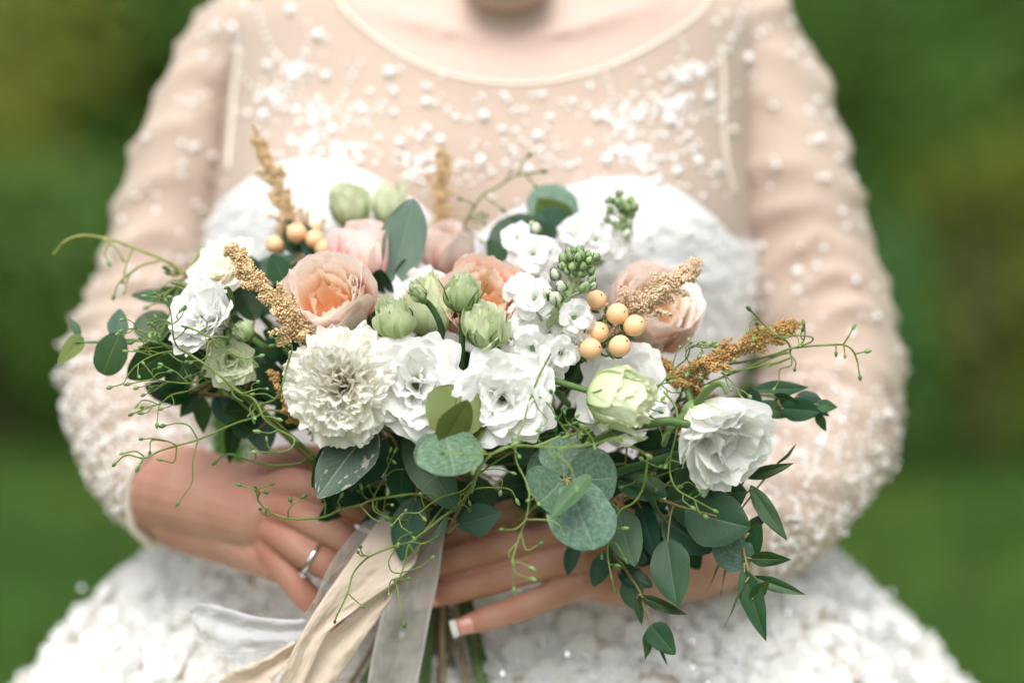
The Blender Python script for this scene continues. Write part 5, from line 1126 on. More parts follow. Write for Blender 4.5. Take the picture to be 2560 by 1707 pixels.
branch(E, 'dark eucalyptus leaves behind the tan plume and pink rose', EC, [(760, 640, 1.85), (800, 720, 1.855), (900, 950, 1.87), Hd],
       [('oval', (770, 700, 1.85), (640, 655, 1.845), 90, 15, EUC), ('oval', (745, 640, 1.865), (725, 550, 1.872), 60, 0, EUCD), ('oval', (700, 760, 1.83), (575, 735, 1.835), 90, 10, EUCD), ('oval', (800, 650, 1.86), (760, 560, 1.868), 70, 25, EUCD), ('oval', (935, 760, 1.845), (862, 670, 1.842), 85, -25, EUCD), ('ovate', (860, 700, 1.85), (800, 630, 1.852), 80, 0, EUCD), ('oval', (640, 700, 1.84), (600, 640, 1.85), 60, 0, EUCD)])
branch(E, 'round glaucous eucalyptus leaf pair in front of the white flowers', EC, [(1118, 1092, 1.722), (1135, 1120, 1.74), (1130, 1200, 1.79), Hd],
       [('round', (1125, 1098, 1.722), (1152, 962, 1.737), 150, 4, EUCY), ('round', (1155, 1120, 1.730), (1185, 990, 1.745), 105, -20, EUCY), ('oval', (1108, 1108, 1.716), (1165, 995, 1.706), 92, 34, EUCY), ('round', (1112, 1080, 1.716), (1135, 1188, 1.704), 168, -8, EUCG), ('round', (1100, 1085, 1.722), (1075, 1180, 1.712), 110, 5, EUCG)])
branch(E, 'worn grey eucalyptus leaf with pale scars under the cream carnation', EC, [(945, 1060, 1.775), (990, 1110, 1.80), (1040, 1250, 1.86), Hd],
       [('oval', (935, 1062, 1.768), (790, 1242, 1.742), 128, 8, EUCX), ('oval', (925, 1075, 1.782), (778, 1215, 1.765), 120, -15, EUCD), ('oval', (960, 1090, 1.80), (880, 1230, 1.79), 100, 20, EUCD)])
branch(E, 'long dark eucalyptus leaves hanging over the cream ribbon', EC, [(1025, 1080, 1.78), (1040, 1150, 1.80), (1060, 1250, 1.84), Hd],
       [('oval', (1018, 1078, 1.775), (1148, 1276, 1.757), 108, 12, EUC), ('oval', (1040, 1240, 1.80), (1000, 1400, 1.79), 88, 10, EUCD), ('oval', (1010, 1120, 1.80), (1000, 1260, 1.80), 90, -20, EUCD), ('oval', (1110, 1200, 1.815), (1180, 1300, 1.81), 80, 10, EUCD)])
branch(E, 'small rhombic eucalyptus leaf on a thin stalk above her fingers', EC, [(1140, 1312, 1.775), (1118, 1330, 1.775), (1150, 1270, 1.79), (1190, 1200, 1.82), Hd],
       [('rhomb', (1140, 1312, 1.772), (1250, 1284, 1.762), 84, 0, EUC), ('oval', (1118, 1290, 1.768), (1076, 1373, 1.762), 40, 62, EUCG)])
branch(E, 'whorl of round glaucous eucalyptus leaves beside the open lisianthus', EC, [(1425, 1245, 1.712), (1412, 1200, 1.735), (1380, 1230, 1.78), (1250, 1330, 1.85), Hd],
       [('round', (1408, 1198, 1.730), (1345, 1255, 1.716), 150, 0, EUCG), ('round', (1410, 1190, 1.736), (1405, 1090, 1.744), 118, 5, EUCG), ('round', (1400, 1175, 1.748), (1345, 1120, 1.762), 108, -5, EUCG), ('round', (1420, 1195, 1.732), (1540, 1195, 1.724), 150, 5, EUCG), ('round', (1425, 1205, 1.728), (1480, 1372, 1.712), 165, -5, EUCG), ('oval', (1478, 1186, 1.712), (1375, 1296, 1.70), 58, 28, LIGHTN), ('round', (1385, 1185, 1.745), (1312, 1170, 1.752), 115, 10, EUCG)])
branch(E, 'large smooth grey green eucalyptus leaves below the drooping white bell', EC, [(1790, 1290, 1.752), (1700, 1265, 1.765), (1600, 1240, 1.785), (1450, 1280, 1.83), Hd],
       [('oval', (1712, 1272, 1.762), (1872, 1320, 1.742), 148, -4, EUC), ('oval', (1665, 1255, 1.782), (1868, 1222, 1.768), 170, 10, EUC), ('oval', (1668, 1345, 1.768), (1690, 1512, 1.748), 102, 4, EUC), ('oval', (1540, 1265, 1.785), (1585, 1415, 1.762), 92, -6, EUC), ('round', (1790, 1345, 1.768), (1872, 1410, 1.762), 96, 10, EUCG), ('oval', (1660, 1300, 1.79), (1780, 1380, 1.785), 110, -20, EUCD), ('oval', (1545, 1200, 1.788), (1668, 1235, 1.772), 92, -42, EUC), ('oval', (1605, 1205, 1.77), (1666, 1312, 1.762), 30, 55, LIGHTN), ('oval', (1600, 1260, 1.80), (1640, 1395, 1.79), 66, 20, EUCD), ('oval', (1700, 1180, 1.80), (1810, 1140, 1.79), 90, 0, EUCD), ('oval', (1560, 1110, 1.79), (1700, 1085, 1.775), 62, 35, EUCD), ('oval', (1650, 1160, 1.81), (1560, 1210, 1.80), 90, 0, EUCD), ('oval', (1570, 1300, 1.81), (1700, 1330, 1.80), 80, -30, EUCD)])
branch('leaf_sprig', 'sprig of dark leaves hanging below the big eucalyptus leaf', EC, [(1632, 1572, 1.775), (1605, 1490, 1.778), (1575, 1440, 1.785), (1530, 1380, 1.80), (1430, 1330, 1.84), Hd],
       [('ovate', (1625, 1562, 1.775), (1690, 1634, 1.768), 66, 5, OLIV), ('lance', (1628, 1565, 1.778), (1615, 1648, 1.78), 34, 30, OLIV), ('lance', (1600, 1488, 1.775), (1712, 1540, 1.765), 32, 25, OLIV), ('oval', (1572, 1440, 1.785), (1590, 1525, 1.78), 62, 10, EUCD), ('lance', (1592, 1490, 1.78), (1605, 1562, 1.778), 24, 10, OLIV), ('oval', (1520, 1380, 1.80), (1482, 1465, 1.79), 54, 10, EUCD), ('oval', (1440, 1350, 1.815), (1418, 1436, 1.81), 40, 0, EUCD), ('oval', (1545, 1430, 1.79), (1632, 1465, 1.785), 60, -30, EUCD), ('oval', (1520, 1360, 1.80), (1620, 1400, 1.79), 80, 10, EUCD), ('lance', (1640, 1580, 1.778), (1662, 1665, 1.775), 16, 60, OLIV)])
branch('leaf_sprig', 'sprig of long narrow willow-like leaves over the beaded cuff', EC, [(1880, 1492, 1.755), (1872, 1430, 1.757), (1862, 1390, 1.762), (1840, 1310, 1.775), (1760, 1280, 1.80), (1500, 1320, 1.85), Hd],
       [('lance', (1858, 1418, 1.758), (1912, 1602, 1.745), 62, 8, OLIV), ('lance', (1880, 1440, 1.757), (2012, 1487, 1.748), 34, 12, OLIV), ('ovate', (1880, 1498, 1.752), (1922, 1452, 1.75), 40, 20, OLIV), ('lance', (1872, 1395, 1.765), (1976, 1400, 1.755), 40, 8, OLIV), ('oval', (1868, 1400, 1.767), (1903, 1310, 1.76), 44, 5, OLIV), ('lance', (1865, 1330, 1.77), (1918, 1282, 1.765), 32, 5, OLIV), ('lance', (1876, 1212, 1.765), (1964, 1352, 1.755), 46, 15, LIGHTN), ('lance', (1860, 1192, 1.77), (1985, 1160, 1.762), 32, 20, OLIV), ('lance', (1868, 1446, 1.755), (1812, 1570, 1.75), 9, 30, OLIV), ('lance', (1810, 1390, 1.80), (1770, 1478, 1.80), 12, 60, OLIV), ('lance', (1825, 1400, 1.80), (1795, 1490, 1.80), 12, 60, OLIV), ('lance', (1935, 1165, 1.77), (1996, 1115, 1.77), 9, 60, OLIV)])
branch('leaf_sprig', 'sprig of olive-like leaves resting against the beaded sleeve', EC, [(2060, 1020, 1.80), (1980, 1000, 1.80), (1900, 985, 1.80), (1780, 1010, 1.81), (1500, 1150, 1.85), Hd],
       [('lance', (1880, 975, 1.80), (2022, 968, 1.798), 46, 5, LIGHTN), ('lance', (1890, 1010, 1.80), (1985, 1042, 1.80), 48, 0, LIGHTN), ('oval', (1950, 1020, 1.795), (2052, 1030, 1.79), 60, 10, EUCD), ('oval', (1990, 990, 1.797), (2062, 1020, 1.792), 54, -20, EUCD), ('lance', (2040, 1010, 1.79), (2094, 1018, 1.788), 34, 10, LIGHTN), ('lance', (2042, 1030, 1.795), (2064, 1080, 1.795), 26, 20, OLIV), ('oval', (1850, 990, 1.80), (1905, 1010, 1.80), 60, 0, EUCD), ('lance', (1930, 990, 1.80), (2000, 1005, 1.79), 36, 25, OLIV), ('lance', (2010, 1000, 1.80), (2075, 1040, 1.80), 30, 0, EUCD)])
branch(E, 'round green leaves reaching out over the sleeve beside the tendrils', EC, [(190, 855, 1.80), (260, 855, 1.80), (330, 850, 1.80), (430, 870, 1.80), (600, 980, 1.82), (850, 1200, 1.86), Hd],
       [('ovate', (205, 840, 1.802), (146, 912, 1.80), 50, 25, EUCY), ('lance', (200, 845, 1.81), (178, 792, 1.81), 22, 30, LIGHTN), ('round', (300, 835, 1.795), (255, 935, 1.79), 82, 14, OLIV), ('oval', (290, 850, 1.81), (298, 772, 1.815), 52, 10, EUCG), ('round', (405, 850, 1.815), (360, 780, 1.82), 90, 10, OLIV), ('oval', (430, 870, 1.81), (318, 945, 1.805), 96, -10, OLIV), ('oval', (440, 745, 1.84), (328, 738, 1.845), 40, 20, OLIV), ('oval', (470, 880, 1.82), (430, 990, 1.815), 80, 0, OLIV), ('oval', (480, 770, 1.83), (400, 720, 1.84), 60, 10, OLIV)], smat=MSTEM)
branch('leaf_sprig', 'dark pointed leaves hanging in front of the beaded forearm', EC, [(520, 985, 1.83), (600, 1000, 1.83), (700, 1080, 1.84), (850, 1220, 1.87), Hd],
       [('lance', (500, 980, 1.832), (448, 1042, 1.832), 46, 10, OLIV), ('lance', (500, 985, 1.83), (508, 1085, 1.83), 46, 5, OLIV), ('oval', (545, 985, 1.835), (575, 1062, 1.83), 60, 0, EUCD), ('lance', (590, 1040, 1.845), (572, 1160, 1.845), 44, 5, OLIV), ('oval', (640, 1030, 1.83), (668, 1135, 1.825), 74, 0, EUCD), ('oval', (630, 985, 1.82), (560, 1062, 1.82), 50, 45, EUCD), ('oval', (690, 910, 1.83), (620, 880, 1.83), 90, 0, EUC), ('oval', (705, 950, 1.83), (640, 1000, 1.82), 100, 0, EUCD), ('oval', (660, 900, 1.82), (690, 1010, 1.815), 80, -15, EUCD), ('oval', (720, 860, 1.83), (655, 830, 1.82), 60, 30, OLIV), ('ovate', (640, 800, 1.82), (590, 700, 1.825), 66, 20, OLIV)])
# inner greenery that closes the bouquet behind the blooms
rf = random.Random(77)
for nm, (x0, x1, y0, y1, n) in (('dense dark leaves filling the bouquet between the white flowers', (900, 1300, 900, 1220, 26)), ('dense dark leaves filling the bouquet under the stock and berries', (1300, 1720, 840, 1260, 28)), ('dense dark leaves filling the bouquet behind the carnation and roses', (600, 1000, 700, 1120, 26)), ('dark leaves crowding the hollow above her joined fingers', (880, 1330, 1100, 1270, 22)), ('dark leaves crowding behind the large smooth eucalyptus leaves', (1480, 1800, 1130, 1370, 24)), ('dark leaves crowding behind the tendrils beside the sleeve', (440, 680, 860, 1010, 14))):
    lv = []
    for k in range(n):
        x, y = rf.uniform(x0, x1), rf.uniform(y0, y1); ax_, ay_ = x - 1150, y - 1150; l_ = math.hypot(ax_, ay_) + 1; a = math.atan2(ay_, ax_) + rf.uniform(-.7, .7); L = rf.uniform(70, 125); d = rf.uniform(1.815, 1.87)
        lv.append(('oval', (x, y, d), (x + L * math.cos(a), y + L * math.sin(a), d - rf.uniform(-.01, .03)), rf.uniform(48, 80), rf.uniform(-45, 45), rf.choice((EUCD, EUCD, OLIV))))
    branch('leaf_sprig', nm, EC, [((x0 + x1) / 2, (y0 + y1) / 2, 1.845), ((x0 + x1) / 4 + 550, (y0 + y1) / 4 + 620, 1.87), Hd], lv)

# --- tendrils: thin green twigs with club-shaped buds
MTEN = [simple_mat('tendril_green', (.11, .17, .035), (.175, .24, .06), .45, 60), simple_mat('tendril_bright', (.14, .22, .045), (.22, .30, .085), .45, 60), simple_mat('tendril_dark', (.08, .14, .03), (.13, .20, .05), .5, 60), simple_mat('tendril_olive', (.20, .23, .06), (.29, .30, .09), .5, 60)]
def club(mat):
    V = []; nu, nv = 11, 8
    for i in range(nu):
        u = i / (nu - 1); r = (.16 + .30 * math.sin(math.pi * min(1, max(0, (u - .12) / .9)) ** .8) ** .8) * (1 if u < 1 else .25)
        if abs(u - .5) < .06: r *= 1.12
        for j in range(nv): V.append((r * math.cos(2 * math.pi * j / nv), r * math.sin(2 * math.pi * j / nv), 2.4 * u))
    return mesh('bud', V, grid_faces(nu, nv, True) + [tuple(range(nv))[::-1], tuple((nu - 1) * nv + j for j in range(nv))], None, mat)
MCLUB = [simple_mat('tendril_bud', (.12, .22, .06), (.24, .36, .13), .45, 400, vary=.15), simple_mat('tendril_bud_dark', (.05, .13, .03), (.10, .21, .06), .45, 400, vary=.15)]
CLUB = [club(m) for m in MCLUB]
tr = random.Random(5)
def tendril(label, main, twigs=(), d=1.75, auto=5, mat=0, r=1.55, d_end=None, bud=0, tlen=(28, 62), buds_at_tip=True):
    """main: photo points from tip to root; twigs: hand-laid side twigs (tip last)"""
    n = len(main); d_end = d + .02 if d_end is None else d_end
    pts = [(x, y, d + (d_end - d) * (k / (n - 1)) ** 1.5 + .004 * math.sin(1.7 * k + main[0][0])) for k, (x, y) in enumerate(main)]
    q2 = spline(pts, 7 * n); qw = pix(q2[:, 0], q2[:, 1], q2[:, 2]); m = len(qw); rp = r * K * d * 1.42
    t = thing('tendril', label, 'tendril', qw[-1], 'thin green tendrils of the bouquet'); rad = np.linspace(rp * .75, rp * 1.25, m)
    for k in range(0, m, 7): rad[k] *= 1.28
    b = MB().tube(qw, rad, 7); ends = []
    if buds_at_tip: ends.append((qw[0], qw[0] - qw[3], 1.0))
    tws = [([(x, y) for x, y in tw], None) for tw in twigs]
    for _ in range(auto):
        k = tr.randrange(2, max(3, int(m * .72))); x, y = q2[k, 0], q2[k, 1]; dx, dy = q2[k - 1, 0] - q2[k + 1, 0], q2[k - 1, 1] - q2[k + 1, 1]; a = math.atan2(dy, dx) + tr.choice((-1, 1)) * tr.uniform(.5, 1.15); L = tr.uniform(*tlen)
        p1 = (x + L * .4 * math.cos(a), y + L * .4 * math.sin(a)); a2 = a + tr.uniform(-.9, .9); p2 = (p1[0] + L * .35 * math.cos(a2), p1[1] + L * .35 * math.sin(a2)); a3 = a2 + tr.uniform(-.8, .8); p3 = (p2[0] + L * .25 * math.cos(a3), p2[1] + L * .25 * math.sin(a3))
        tws.append(([(x, y), p1, p2, p3], q2[k, 2]))
        if tr.random() < .55:
            a4 = a2 + tr.choice((-1, 1)) * tr.uniform(.6, 1.2); tws.append(([p1, (p1[0] + L * .25 * math.cos(a4), p1[1] + L * .25 * math.sin(a4)), (p1[0] + L * .4 * math.cos(a4 + .4), p1[1] + L * .4 * math.sin(a4 + .4))], q2[k, 2]))
    for tw, dk in tws:
        k = int(np.argmin((q2[:, 0] - tw[0][0]) ** 2 + (q2[:, 1] - tw[0][1]) ** 2)); dd = q2[k, 2] if dk is None else dk
        s = spline([(x, y, dd - .003 * i * tr.uniform(.2, 1.2)) for i, (x, y) in enumerate(tw)], 5 * len(tw)); sw = pix(s[:, 0], s[:, 1], s[:, 2])
        rd = np.linspace(rp * .8, rp * .55, len(sw)); rd[len(sw) // 2] *= 1.3; b.tube(sw, rd, 6); ends.append((sw[-1], sw[-1] - sw[-3], .9))
    b.obj('twig', MTEN[mat], t)
    for p, dr, s in ends:
        z = tr.uniform(5.6, 8.6) * K * d * s * 1.15
        obj('bud', CLUB[bud if tr.random() < .8 else 1 - bud], Matrix.Translation(Vector(p) - Vector(dr).normalized() * z * .15) @ frame_z(Vector(dr)) @ Matrix.Diagonal((z * 1.35, z * 1.35, z * tr.uniform(.8, 1.35), 1)), t)
    return t
R0 = (900, 1180)
tendril('blurred olive tendril arching out over the sleeve and the meadow', [(135, 635), (165, 602), (213, 589), (282, 601), (334, 619), (403, 647), (455, 680), (560, 760), (700, 900)], [[(334, 619), (318, 655), (308, 700)], [(403, 650), (345, 668), (300, 705), (286, 737)], [(282, 601), (262, 632), (268, 650)], [(345, 668), (322, 690), (312, 722)], [(250, 592), (285, 615), (302, 640)]], d=1.845, auto=0, mat=3, r=2.6, d_end=1.84, buds_at_tip=False)
tendril('long tendril curling across the side-on white lisianthus and back under the carnation', [(643, 1130), (696, 1130), (728, 1120), (734, 1095), (696, 1074), (661, 1047), (647, 1016), (629, 994), (589, 976), (551, 940), (516, 913), (482, 891), (447, 870)], [[(696, 1074), (675, 1082), (655, 1080)], [(696, 1130), (672, 1118), (668, 1106)]], d=1.735, auto=1, d_end=1.745, r=1.9)
tendril('tendril rising in front of the side-on white lisianthus', [(369, 742), (403, 748), (423, 766), (430, 809), (434, 844), (447, 870), (482, 891), (516, 913), (551, 940), (620, 985), (720, 1080), (900, 1230)], [[(434, 850), (455, 835), (462, 825)]], d=1.742, auto=3, d_end=1.80)
tendril('tendril looping over the leaves beside the sleeve', [(281, 967), (308, 958), (321, 936), (345, 910), (380, 890), (420, 879), (450, 884), (485, 896), (530, 925), (600, 985), (750, 1120)], [[(380, 890), (350, 880), (320, 878)], [(420, 880), (445, 900), (470, 905)]], d=1.742, auto=4, d_end=1.80)
tendril('tendril fanning into many buds beside the sleeve', [(330, 958), (379, 949), (420, 954), (471, 958), (500, 949), (525, 922), (560, 940), (640, 1010), (800, 1150)], [[(379, 949), (392, 935), (415, 930)], [(379, 949), (372, 962), (348, 968)], [(420, 954), (388, 975), (365, 985)], [(471, 958), (440, 930), (410, 915)]], d=1.748, auto=4, d_end=1.81)
tendril('tendril with a bud cluster hanging over the beaded forearm', [(335, 1033), (357, 1024), (402, 1007), (429, 987), (473, 976), (518, 954), (560, 960), (640, 1020), (800, 1160)], [[(402, 1007), (396, 1022), (393, 1055)], [(402, 1010), (378, 1015), (360, 1018)], [(429, 987), (434, 1010), (410, 1020)], [(384, 1012), (370, 1030), (362, 1032)]], d=1.752, auto=2, d_end=1.81)
tendril('spreading tendril with drooping twigs in front of the bare wrist', [(290, 1157), (317, 1137), (359, 1145), (397, 1128), (442, 1114), (495, 1099), (540, 1079), (594, 1056), (638, 1043), (679, 1025), (760, 1060), (900, 1200)], [[(495, 1099), (473, 1065), (446, 1058), (415, 1063)], [(495, 1099), (482, 1154), (480, 1204), (451, 1250)], [(442, 1114), (420, 1103), (384, 1096), (360, 1097)], [(442, 1114), (435, 1154), (408, 1151)], [(359, 1145), (348, 1165)], [(359, 1140), (340, 1128), (312, 1132)], [(420, 1103), (380, 1100), (375, 1125)]], d=1.755, auto=0, d_end=1.80, r=1.9, bud=1)
tendril('dark thin tendril lying along the back of the hand', [(542, 1152), (562, 1137), (589, 1137), (634, 1154), (683, 1163), (741, 1159), (768, 1154), (830, 1160), (950, 1220)], [[(634, 1154), (640, 1140), (634, 1125)], [(768, 1165), (760, 1150), (775, 1138)]], d=1.79, auto=0, d_end=1.82, mat=2, r=2.0, bud=1)
tendril('curved tendril with a forked tip in front of the ringed hand', [(607, 1214), (638, 1226), (647, 1253), (674, 1279), (719, 1295), (763, 1297), (812, 1291), (853, 1273), (900, 1262), (932, 1249), (990, 1240), (1047, 1235), (1090, 1260)], [[(638, 1226), (655, 1218), (674, 1212)], [(719, 1295), (724, 1268), (752, 1246)], [(724, 1268), (730, 1262), (728, 1255)], [(812, 1291), (814, 1262), (808, 1240)], [(853, 1273), (846, 1255), (850, 1245)], [(900, 1262), (925, 1290), (943, 1302)], [(932, 1249), (935, 1275), (960, 1290)]], d=1.762, auto=2, d_end=1.79, r=2.0, bud=1)
tendril('long tendril trailing down over the cream ribbon', [(838, 1550), (843, 1536), (869, 1481), (883, 1433), (912, 1399), (941, 1382), (990, 1363), (1028, 1353), (1057, 1331), (1110, 1288), (1144, 1269), (1150, 1230)], [[(869, 1481), (883, 1495), (903, 1512)], [(1028, 1353), (1060, 1358), (1085, 1345)], [(990, 1363), (1000, 1345), (1020, 1335)]], d=1.752, auto=1, d_end=1.77, r=1.9, bud=1)
tendril('thin tendril trailing down over the sheer ribbon', [(1009, 1553), (1003, 1520), (994, 1471), (992, 1457), (1004, 1433), (1014, 1394), (1023, 1360), (1057, 1331), (1090, 1290), (1120, 1250)], [[(1004, 1433), (980, 1428), (972, 1402), (990, 1370)], [(1004, 1430), (1047, 1418), (1078, 1396)], [(992, 1460), (985, 1450), (1015, 1446)], [(1023, 1360), (1040, 1385), (1052, 1360), (1075, 1350)]], d=1.755, auto=1, d_end=1.79, r=1.7, bud=1)
tendril('long bright tendril hanging from the stock down over her fingers', [(1285, 1465), (1283, 1406), (1285, 1383), (1303, 1329), (1317, 1289), (1323, 1244), (1317, 1207), (1290, 1149), (1292, 1099), (1307, 1060), (1320, 1014), (1343, 950), (1376, 885)], [[(1314, 1300), (1290, 1321), (1262, 1323)], [(1316, 1298), (1370, 1300), (1400, 1314), (1408, 1332)], [(1303, 1335), (1316, 1374), (1345, 1362)], [(1283, 1406), (1300, 1405), (1322, 1416)], [(1285, 1425), (1298, 1436), (1322, 1444)], [(1295, 1355), (1272, 1380), (1280, 1400)], [(1330, 985), (1345, 1020), (1368, 1050), (1350, 1070)]], d=1.70, auto=1, d_end=1.735, r=1.6, mat=1)
tendril('thin tendril hanging before the dark leaves below the round leaf whorl', [(1536, 1472), (1529, 1442), (1520, 1397), (1520, 1356), (1533, 1311), (1551, 1275), (1583, 1257), (1605, 1226), (1614, 1189), (1620, 1140)], [[(1520, 1356), (1540, 1358), (1560, 1392)], [(1520, 1356), (1505, 1362), (1504, 1385)], [(1523, 1410), (1535, 1412)], [(1533, 1320), (1552, 1320)], [(1551, 1275), (1535, 1262), (1522, 1255)]], d=1.738, auto=0, d_end=1.76, r=1.9, bud=1)
tendril('bright blurred tendril lying across the front of the round leaf whorl', [(1596, 1095), (1533, 1095), (1493, 1108), (1420, 1117), (1353, 1117), (1290, 1113), (1240, 1128), (1200, 1170), (1180, 1230)], [[(1533, 1098), (1574, 1113), (1614, 1135)], [(1420, 1117), (1395, 1135), (1425, 1165), (1440, 1215)], [(1465, 1110), (1475, 1085), (1462, 1075)], [(1353, 1117), (1340, 1095), (1300, 1105)]], d=1.675, auto=3, d_end=1.74, mat=1, r=1.6)
tendril('long tendril reaching out over the right sleeve with drooping buds', [(2149, 938), (2142, 899), (2129, 873), (2107, 862), (2077, 862), (2025, 865), (1977, 871), (1947, 882), (1904, 895), (1860, 904), (1808, 915), (1740, 950), (1600, 1060)], [[(2107, 862), (2120, 843), (2129, 827)], [(2110, 863), (2112, 885)], [(2138, 884), (2159, 880)], [(2090, 862), (2090, 876)], [(1990, 868), (2027, 855), (2029, 843), (1990, 838), (1950, 841)]], d=1.768, auto=2, d_end=1.80, r=2.0)
tendril('zigzag tendril above the golden plume', [(1878, 778), (1899, 799), (1921, 821), (1947, 841), (1969, 856), (1975, 878), (1940, 890), (1850, 925), (1750, 970), (1620, 1060)], [[(1975, 878), (1979, 912), (1951, 923), (1947, 951), (1938, 968)], [(1899, 799), (1880, 800), (1872, 820)], [(1960, 845), (1990, 840), (1998, 858)], [(1973, 895), (1950, 906), (1930, 912)]], d=1.77, auto=1, d_end=1.80, r=1.9)
tendril('tendril threading the plumes next to the drooping white bell', [(1769, 862), (1730, 865), (1717, 895), (1687, 921), (1652, 960), (1620, 1000), (1560, 1080)], [[(1687, 921), (1704, 930), (1747, 943)], [(1682, 915), (1688, 890), (1697, 872)], [(1717, 895), (1725, 915), (1720, 930)]], d=1.752, auto=4, d_end=1.79)
tendril('tendril bent around the top of the drooping white bell', [(1852, 990), (1834, 960), (1812, 938), (1808, 930), (1860, 923), (1912, 912), (1947, 904), (1973, 895)], [[(1812, 938), (1790, 950), (1773, 962)], [(1812, 935), (1818, 960), (1824, 970)]], d=1.752, auto=1, d_end=1.77)
tendril('tendril hanging beside the drooping white bell over the big leaves', [(1781, 1273), (1732, 1246), (1691, 1221), (1675, 1180), (1678, 1135), (1691, 1077), (1690, 1020), (1660, 980)], [[(1732, 1246), (1745, 1238)], [(1691, 1221), (1720, 1205), (1745, 1222)], [(1675, 1170), (1640, 1165), (1610, 1150)], [(1678, 1150), (1720, 1160), (1745, 1155)]], d=1.735, auto=3, d_end=1.76, r=1.8)
tendril('tendril arching beside the big cream carnation', [(689, 862), (717, 858), (730, 871), (717, 919), (704, 966), (687, 997), (648, 1014), (620, 1040)], [[(687, 997), (665, 985), (640, 985)]], d=1.732, auto=1, d_end=1.75, r=1.9)
tendril('tendril dropping between the carnation and the small green-edged flower', [(730, 1096), (687, 1070), (656, 1040), (639, 1001), (600, 979), (570, 955)], [[(639, 1001), (625, 1020), (632, 1045)], [(656, 1040), (676, 1042), (690, 1046)]], d=1.738, auto=1, d_end=1.76)
tendril('tendrils tangled in the dark hollow under the white flowers', [(985, 1133), (961, 1186), (951, 1211), (932, 1254), (960, 1285), (1020, 1300), (1080, 1270)], [[(951, 1211), (980, 1177), (1018, 1172)], [(932, 1254), (910, 1240), (905, 1225)]], d=1.775, auto=3, d_end=1.80, mat=2)
tendril('tendril stretched below the round glaucous leaf pair', [(1289, 1244), (1274, 1223), (1231, 1218), (1182, 1225), (1144, 1262), (1110, 1290), (1060, 1330)], [[(1231, 1218), (1255, 1200), (1252, 1225)], [(1182, 1225), (1192, 1182), (1240, 1172), (1275, 1180)]], d=1.74, auto=2, d_end=1.76)
tendril('looping tendril left of the rhombic leaf', [(985, 1307), (1009, 1283), (1047, 1281), (1076, 1259), (1110, 1240), (1158, 1225), (1192, 1190), (1230, 1160), (1280, 1130)], [[(1047, 1281), (1055, 1290)], [(1009, 1283), (1000, 1300), (1012, 1280)], [(1062, 1270), (1054, 1240), (1068, 1212), (1090, 1190)]], d=1.745, auto=2, d_end=1.765)
tendril('thin bright tendril crossing the lower round glaucous leaf', [(1115, 1133), (1163, 1136), (1231, 1133), (1279, 1116), (1340, 1114), (1400, 1090)], [[(1163, 1136), (1150, 1120), (1175, 1108), (1200, 1122)]], d=1.69, auto=1, d_end=1.72, mat=1)
tendril('tendril lying over the small green-edged lisianthus', [(646, 891), (612, 896), (573, 878), (534, 848), (490, 826), (455, 815)], [[(534, 848), (521, 861), (512, 896), (473, 904)], [(506, 835), (518, 810), (508, 795)]], d=1.735, auto=1, d_end=1.75, r=1.6)
tendril('bud-tipped tendril reaching past the round leaf over the sleeve', [(308, 826), (338, 822), (377, 839), (412, 865), (440, 880), (500, 920), (640, 1040)], [[(377, 839), (360, 850), (335, 855)], [(412, 865), (380, 870), (355, 868)], [(400, 858), (420, 830), (440, 820)]], d=1.765, auto=4, d_end=1.80)
tendril('short tendril above the leaves beside the cream lisianthus', [(377, 807), (400, 800), (421, 805), (450, 830), (520, 900)], [[(421, 805), (405, 820), (385, 830)]], d=1.77, auto=3, d_end=1.80)
tendril('blurred tendril before the sleeve beside the side-on lisianthus', [(395, 742), (420, 730), (455, 700), (480, 660), (505, 620)], [[(420, 730), (405, 750), (375, 765)], [(455, 700), (425, 705), (395, 725)], [(450, 705), (440, 740), (445, 770)]], d=1.83, auto=2, d_end=1.84, mat=3, r=2.2)
tendril('blurred sprig of small buds before the middle of the bodice', [(1350, 430), (1290, 440), (1240, 470), (1205, 490), (1170, 545), (1140, 600), (1110, 660), (1100, 800)], [[(1205, 490), (1225, 500), (1250, 520)], [(1170, 545), (1195, 555), (1210, 545)], [(1160, 570), (1185, 590), (1200, 600)], [(1240, 470), (1262, 455), (1275, 435)], [(1185, 520), (1175, 505), (1160, 500)]], d=1.90, auto=3, d_end=1.90, mat=2, r=2.0, bud=1)
tendril('tendril knotted below the pale green half open bud', [(1671, 955), (1640, 965), (1612, 985), (1618, 1030), (1640, 1050), (1660, 1062)], [[(1612, 985), (1635, 1000), (1655, 1005)], [(1618, 1020), (1645, 1028)], [(1640, 1050), (1655, 1085)]], d=1.735, auto=3, d_end=1.75)
tendril('tendril hanging from the pale green half open bud over the whorl', [(1420, 1090), (1460, 1075), (1505, 1050), (1530, 1030), (1560, 1040)], [[(1505, 1050), (1530, 1065), (1570, 1085)], [(1520, 1040), (1525, 1075), (1545, 1095)], [(1460, 1075), (1480, 1095), (1485, 1110)]], d=1.715, auto=4, d_end=1.74)
tendril('tendril strung along the hanging buds beside the open lisianthus', [(1415, 1080), (1395, 1050), (1378, 1020), (1362, 1000), (1350, 975)], [[(1378, 1020), (1385, 1000), (1380, 985)], [(1395, 1050), (1405, 1030)], [(1362, 1000), (1345, 990), (1335, 978)]], d=1.725, auto=1, d_end=1.74)
tendril('dark tendrils tucked under the open lisianthus', [(1460, 1180), (1420, 1150), (1370, 1120), (1330, 1090), (1290, 1085)], [[(1420, 1150), (1430, 1120), (1460, 1110)], [(1370, 1120), (1350, 1150), (1330, 1170)]], d=1.76, auto=5, d_end=1.79, mat=2)
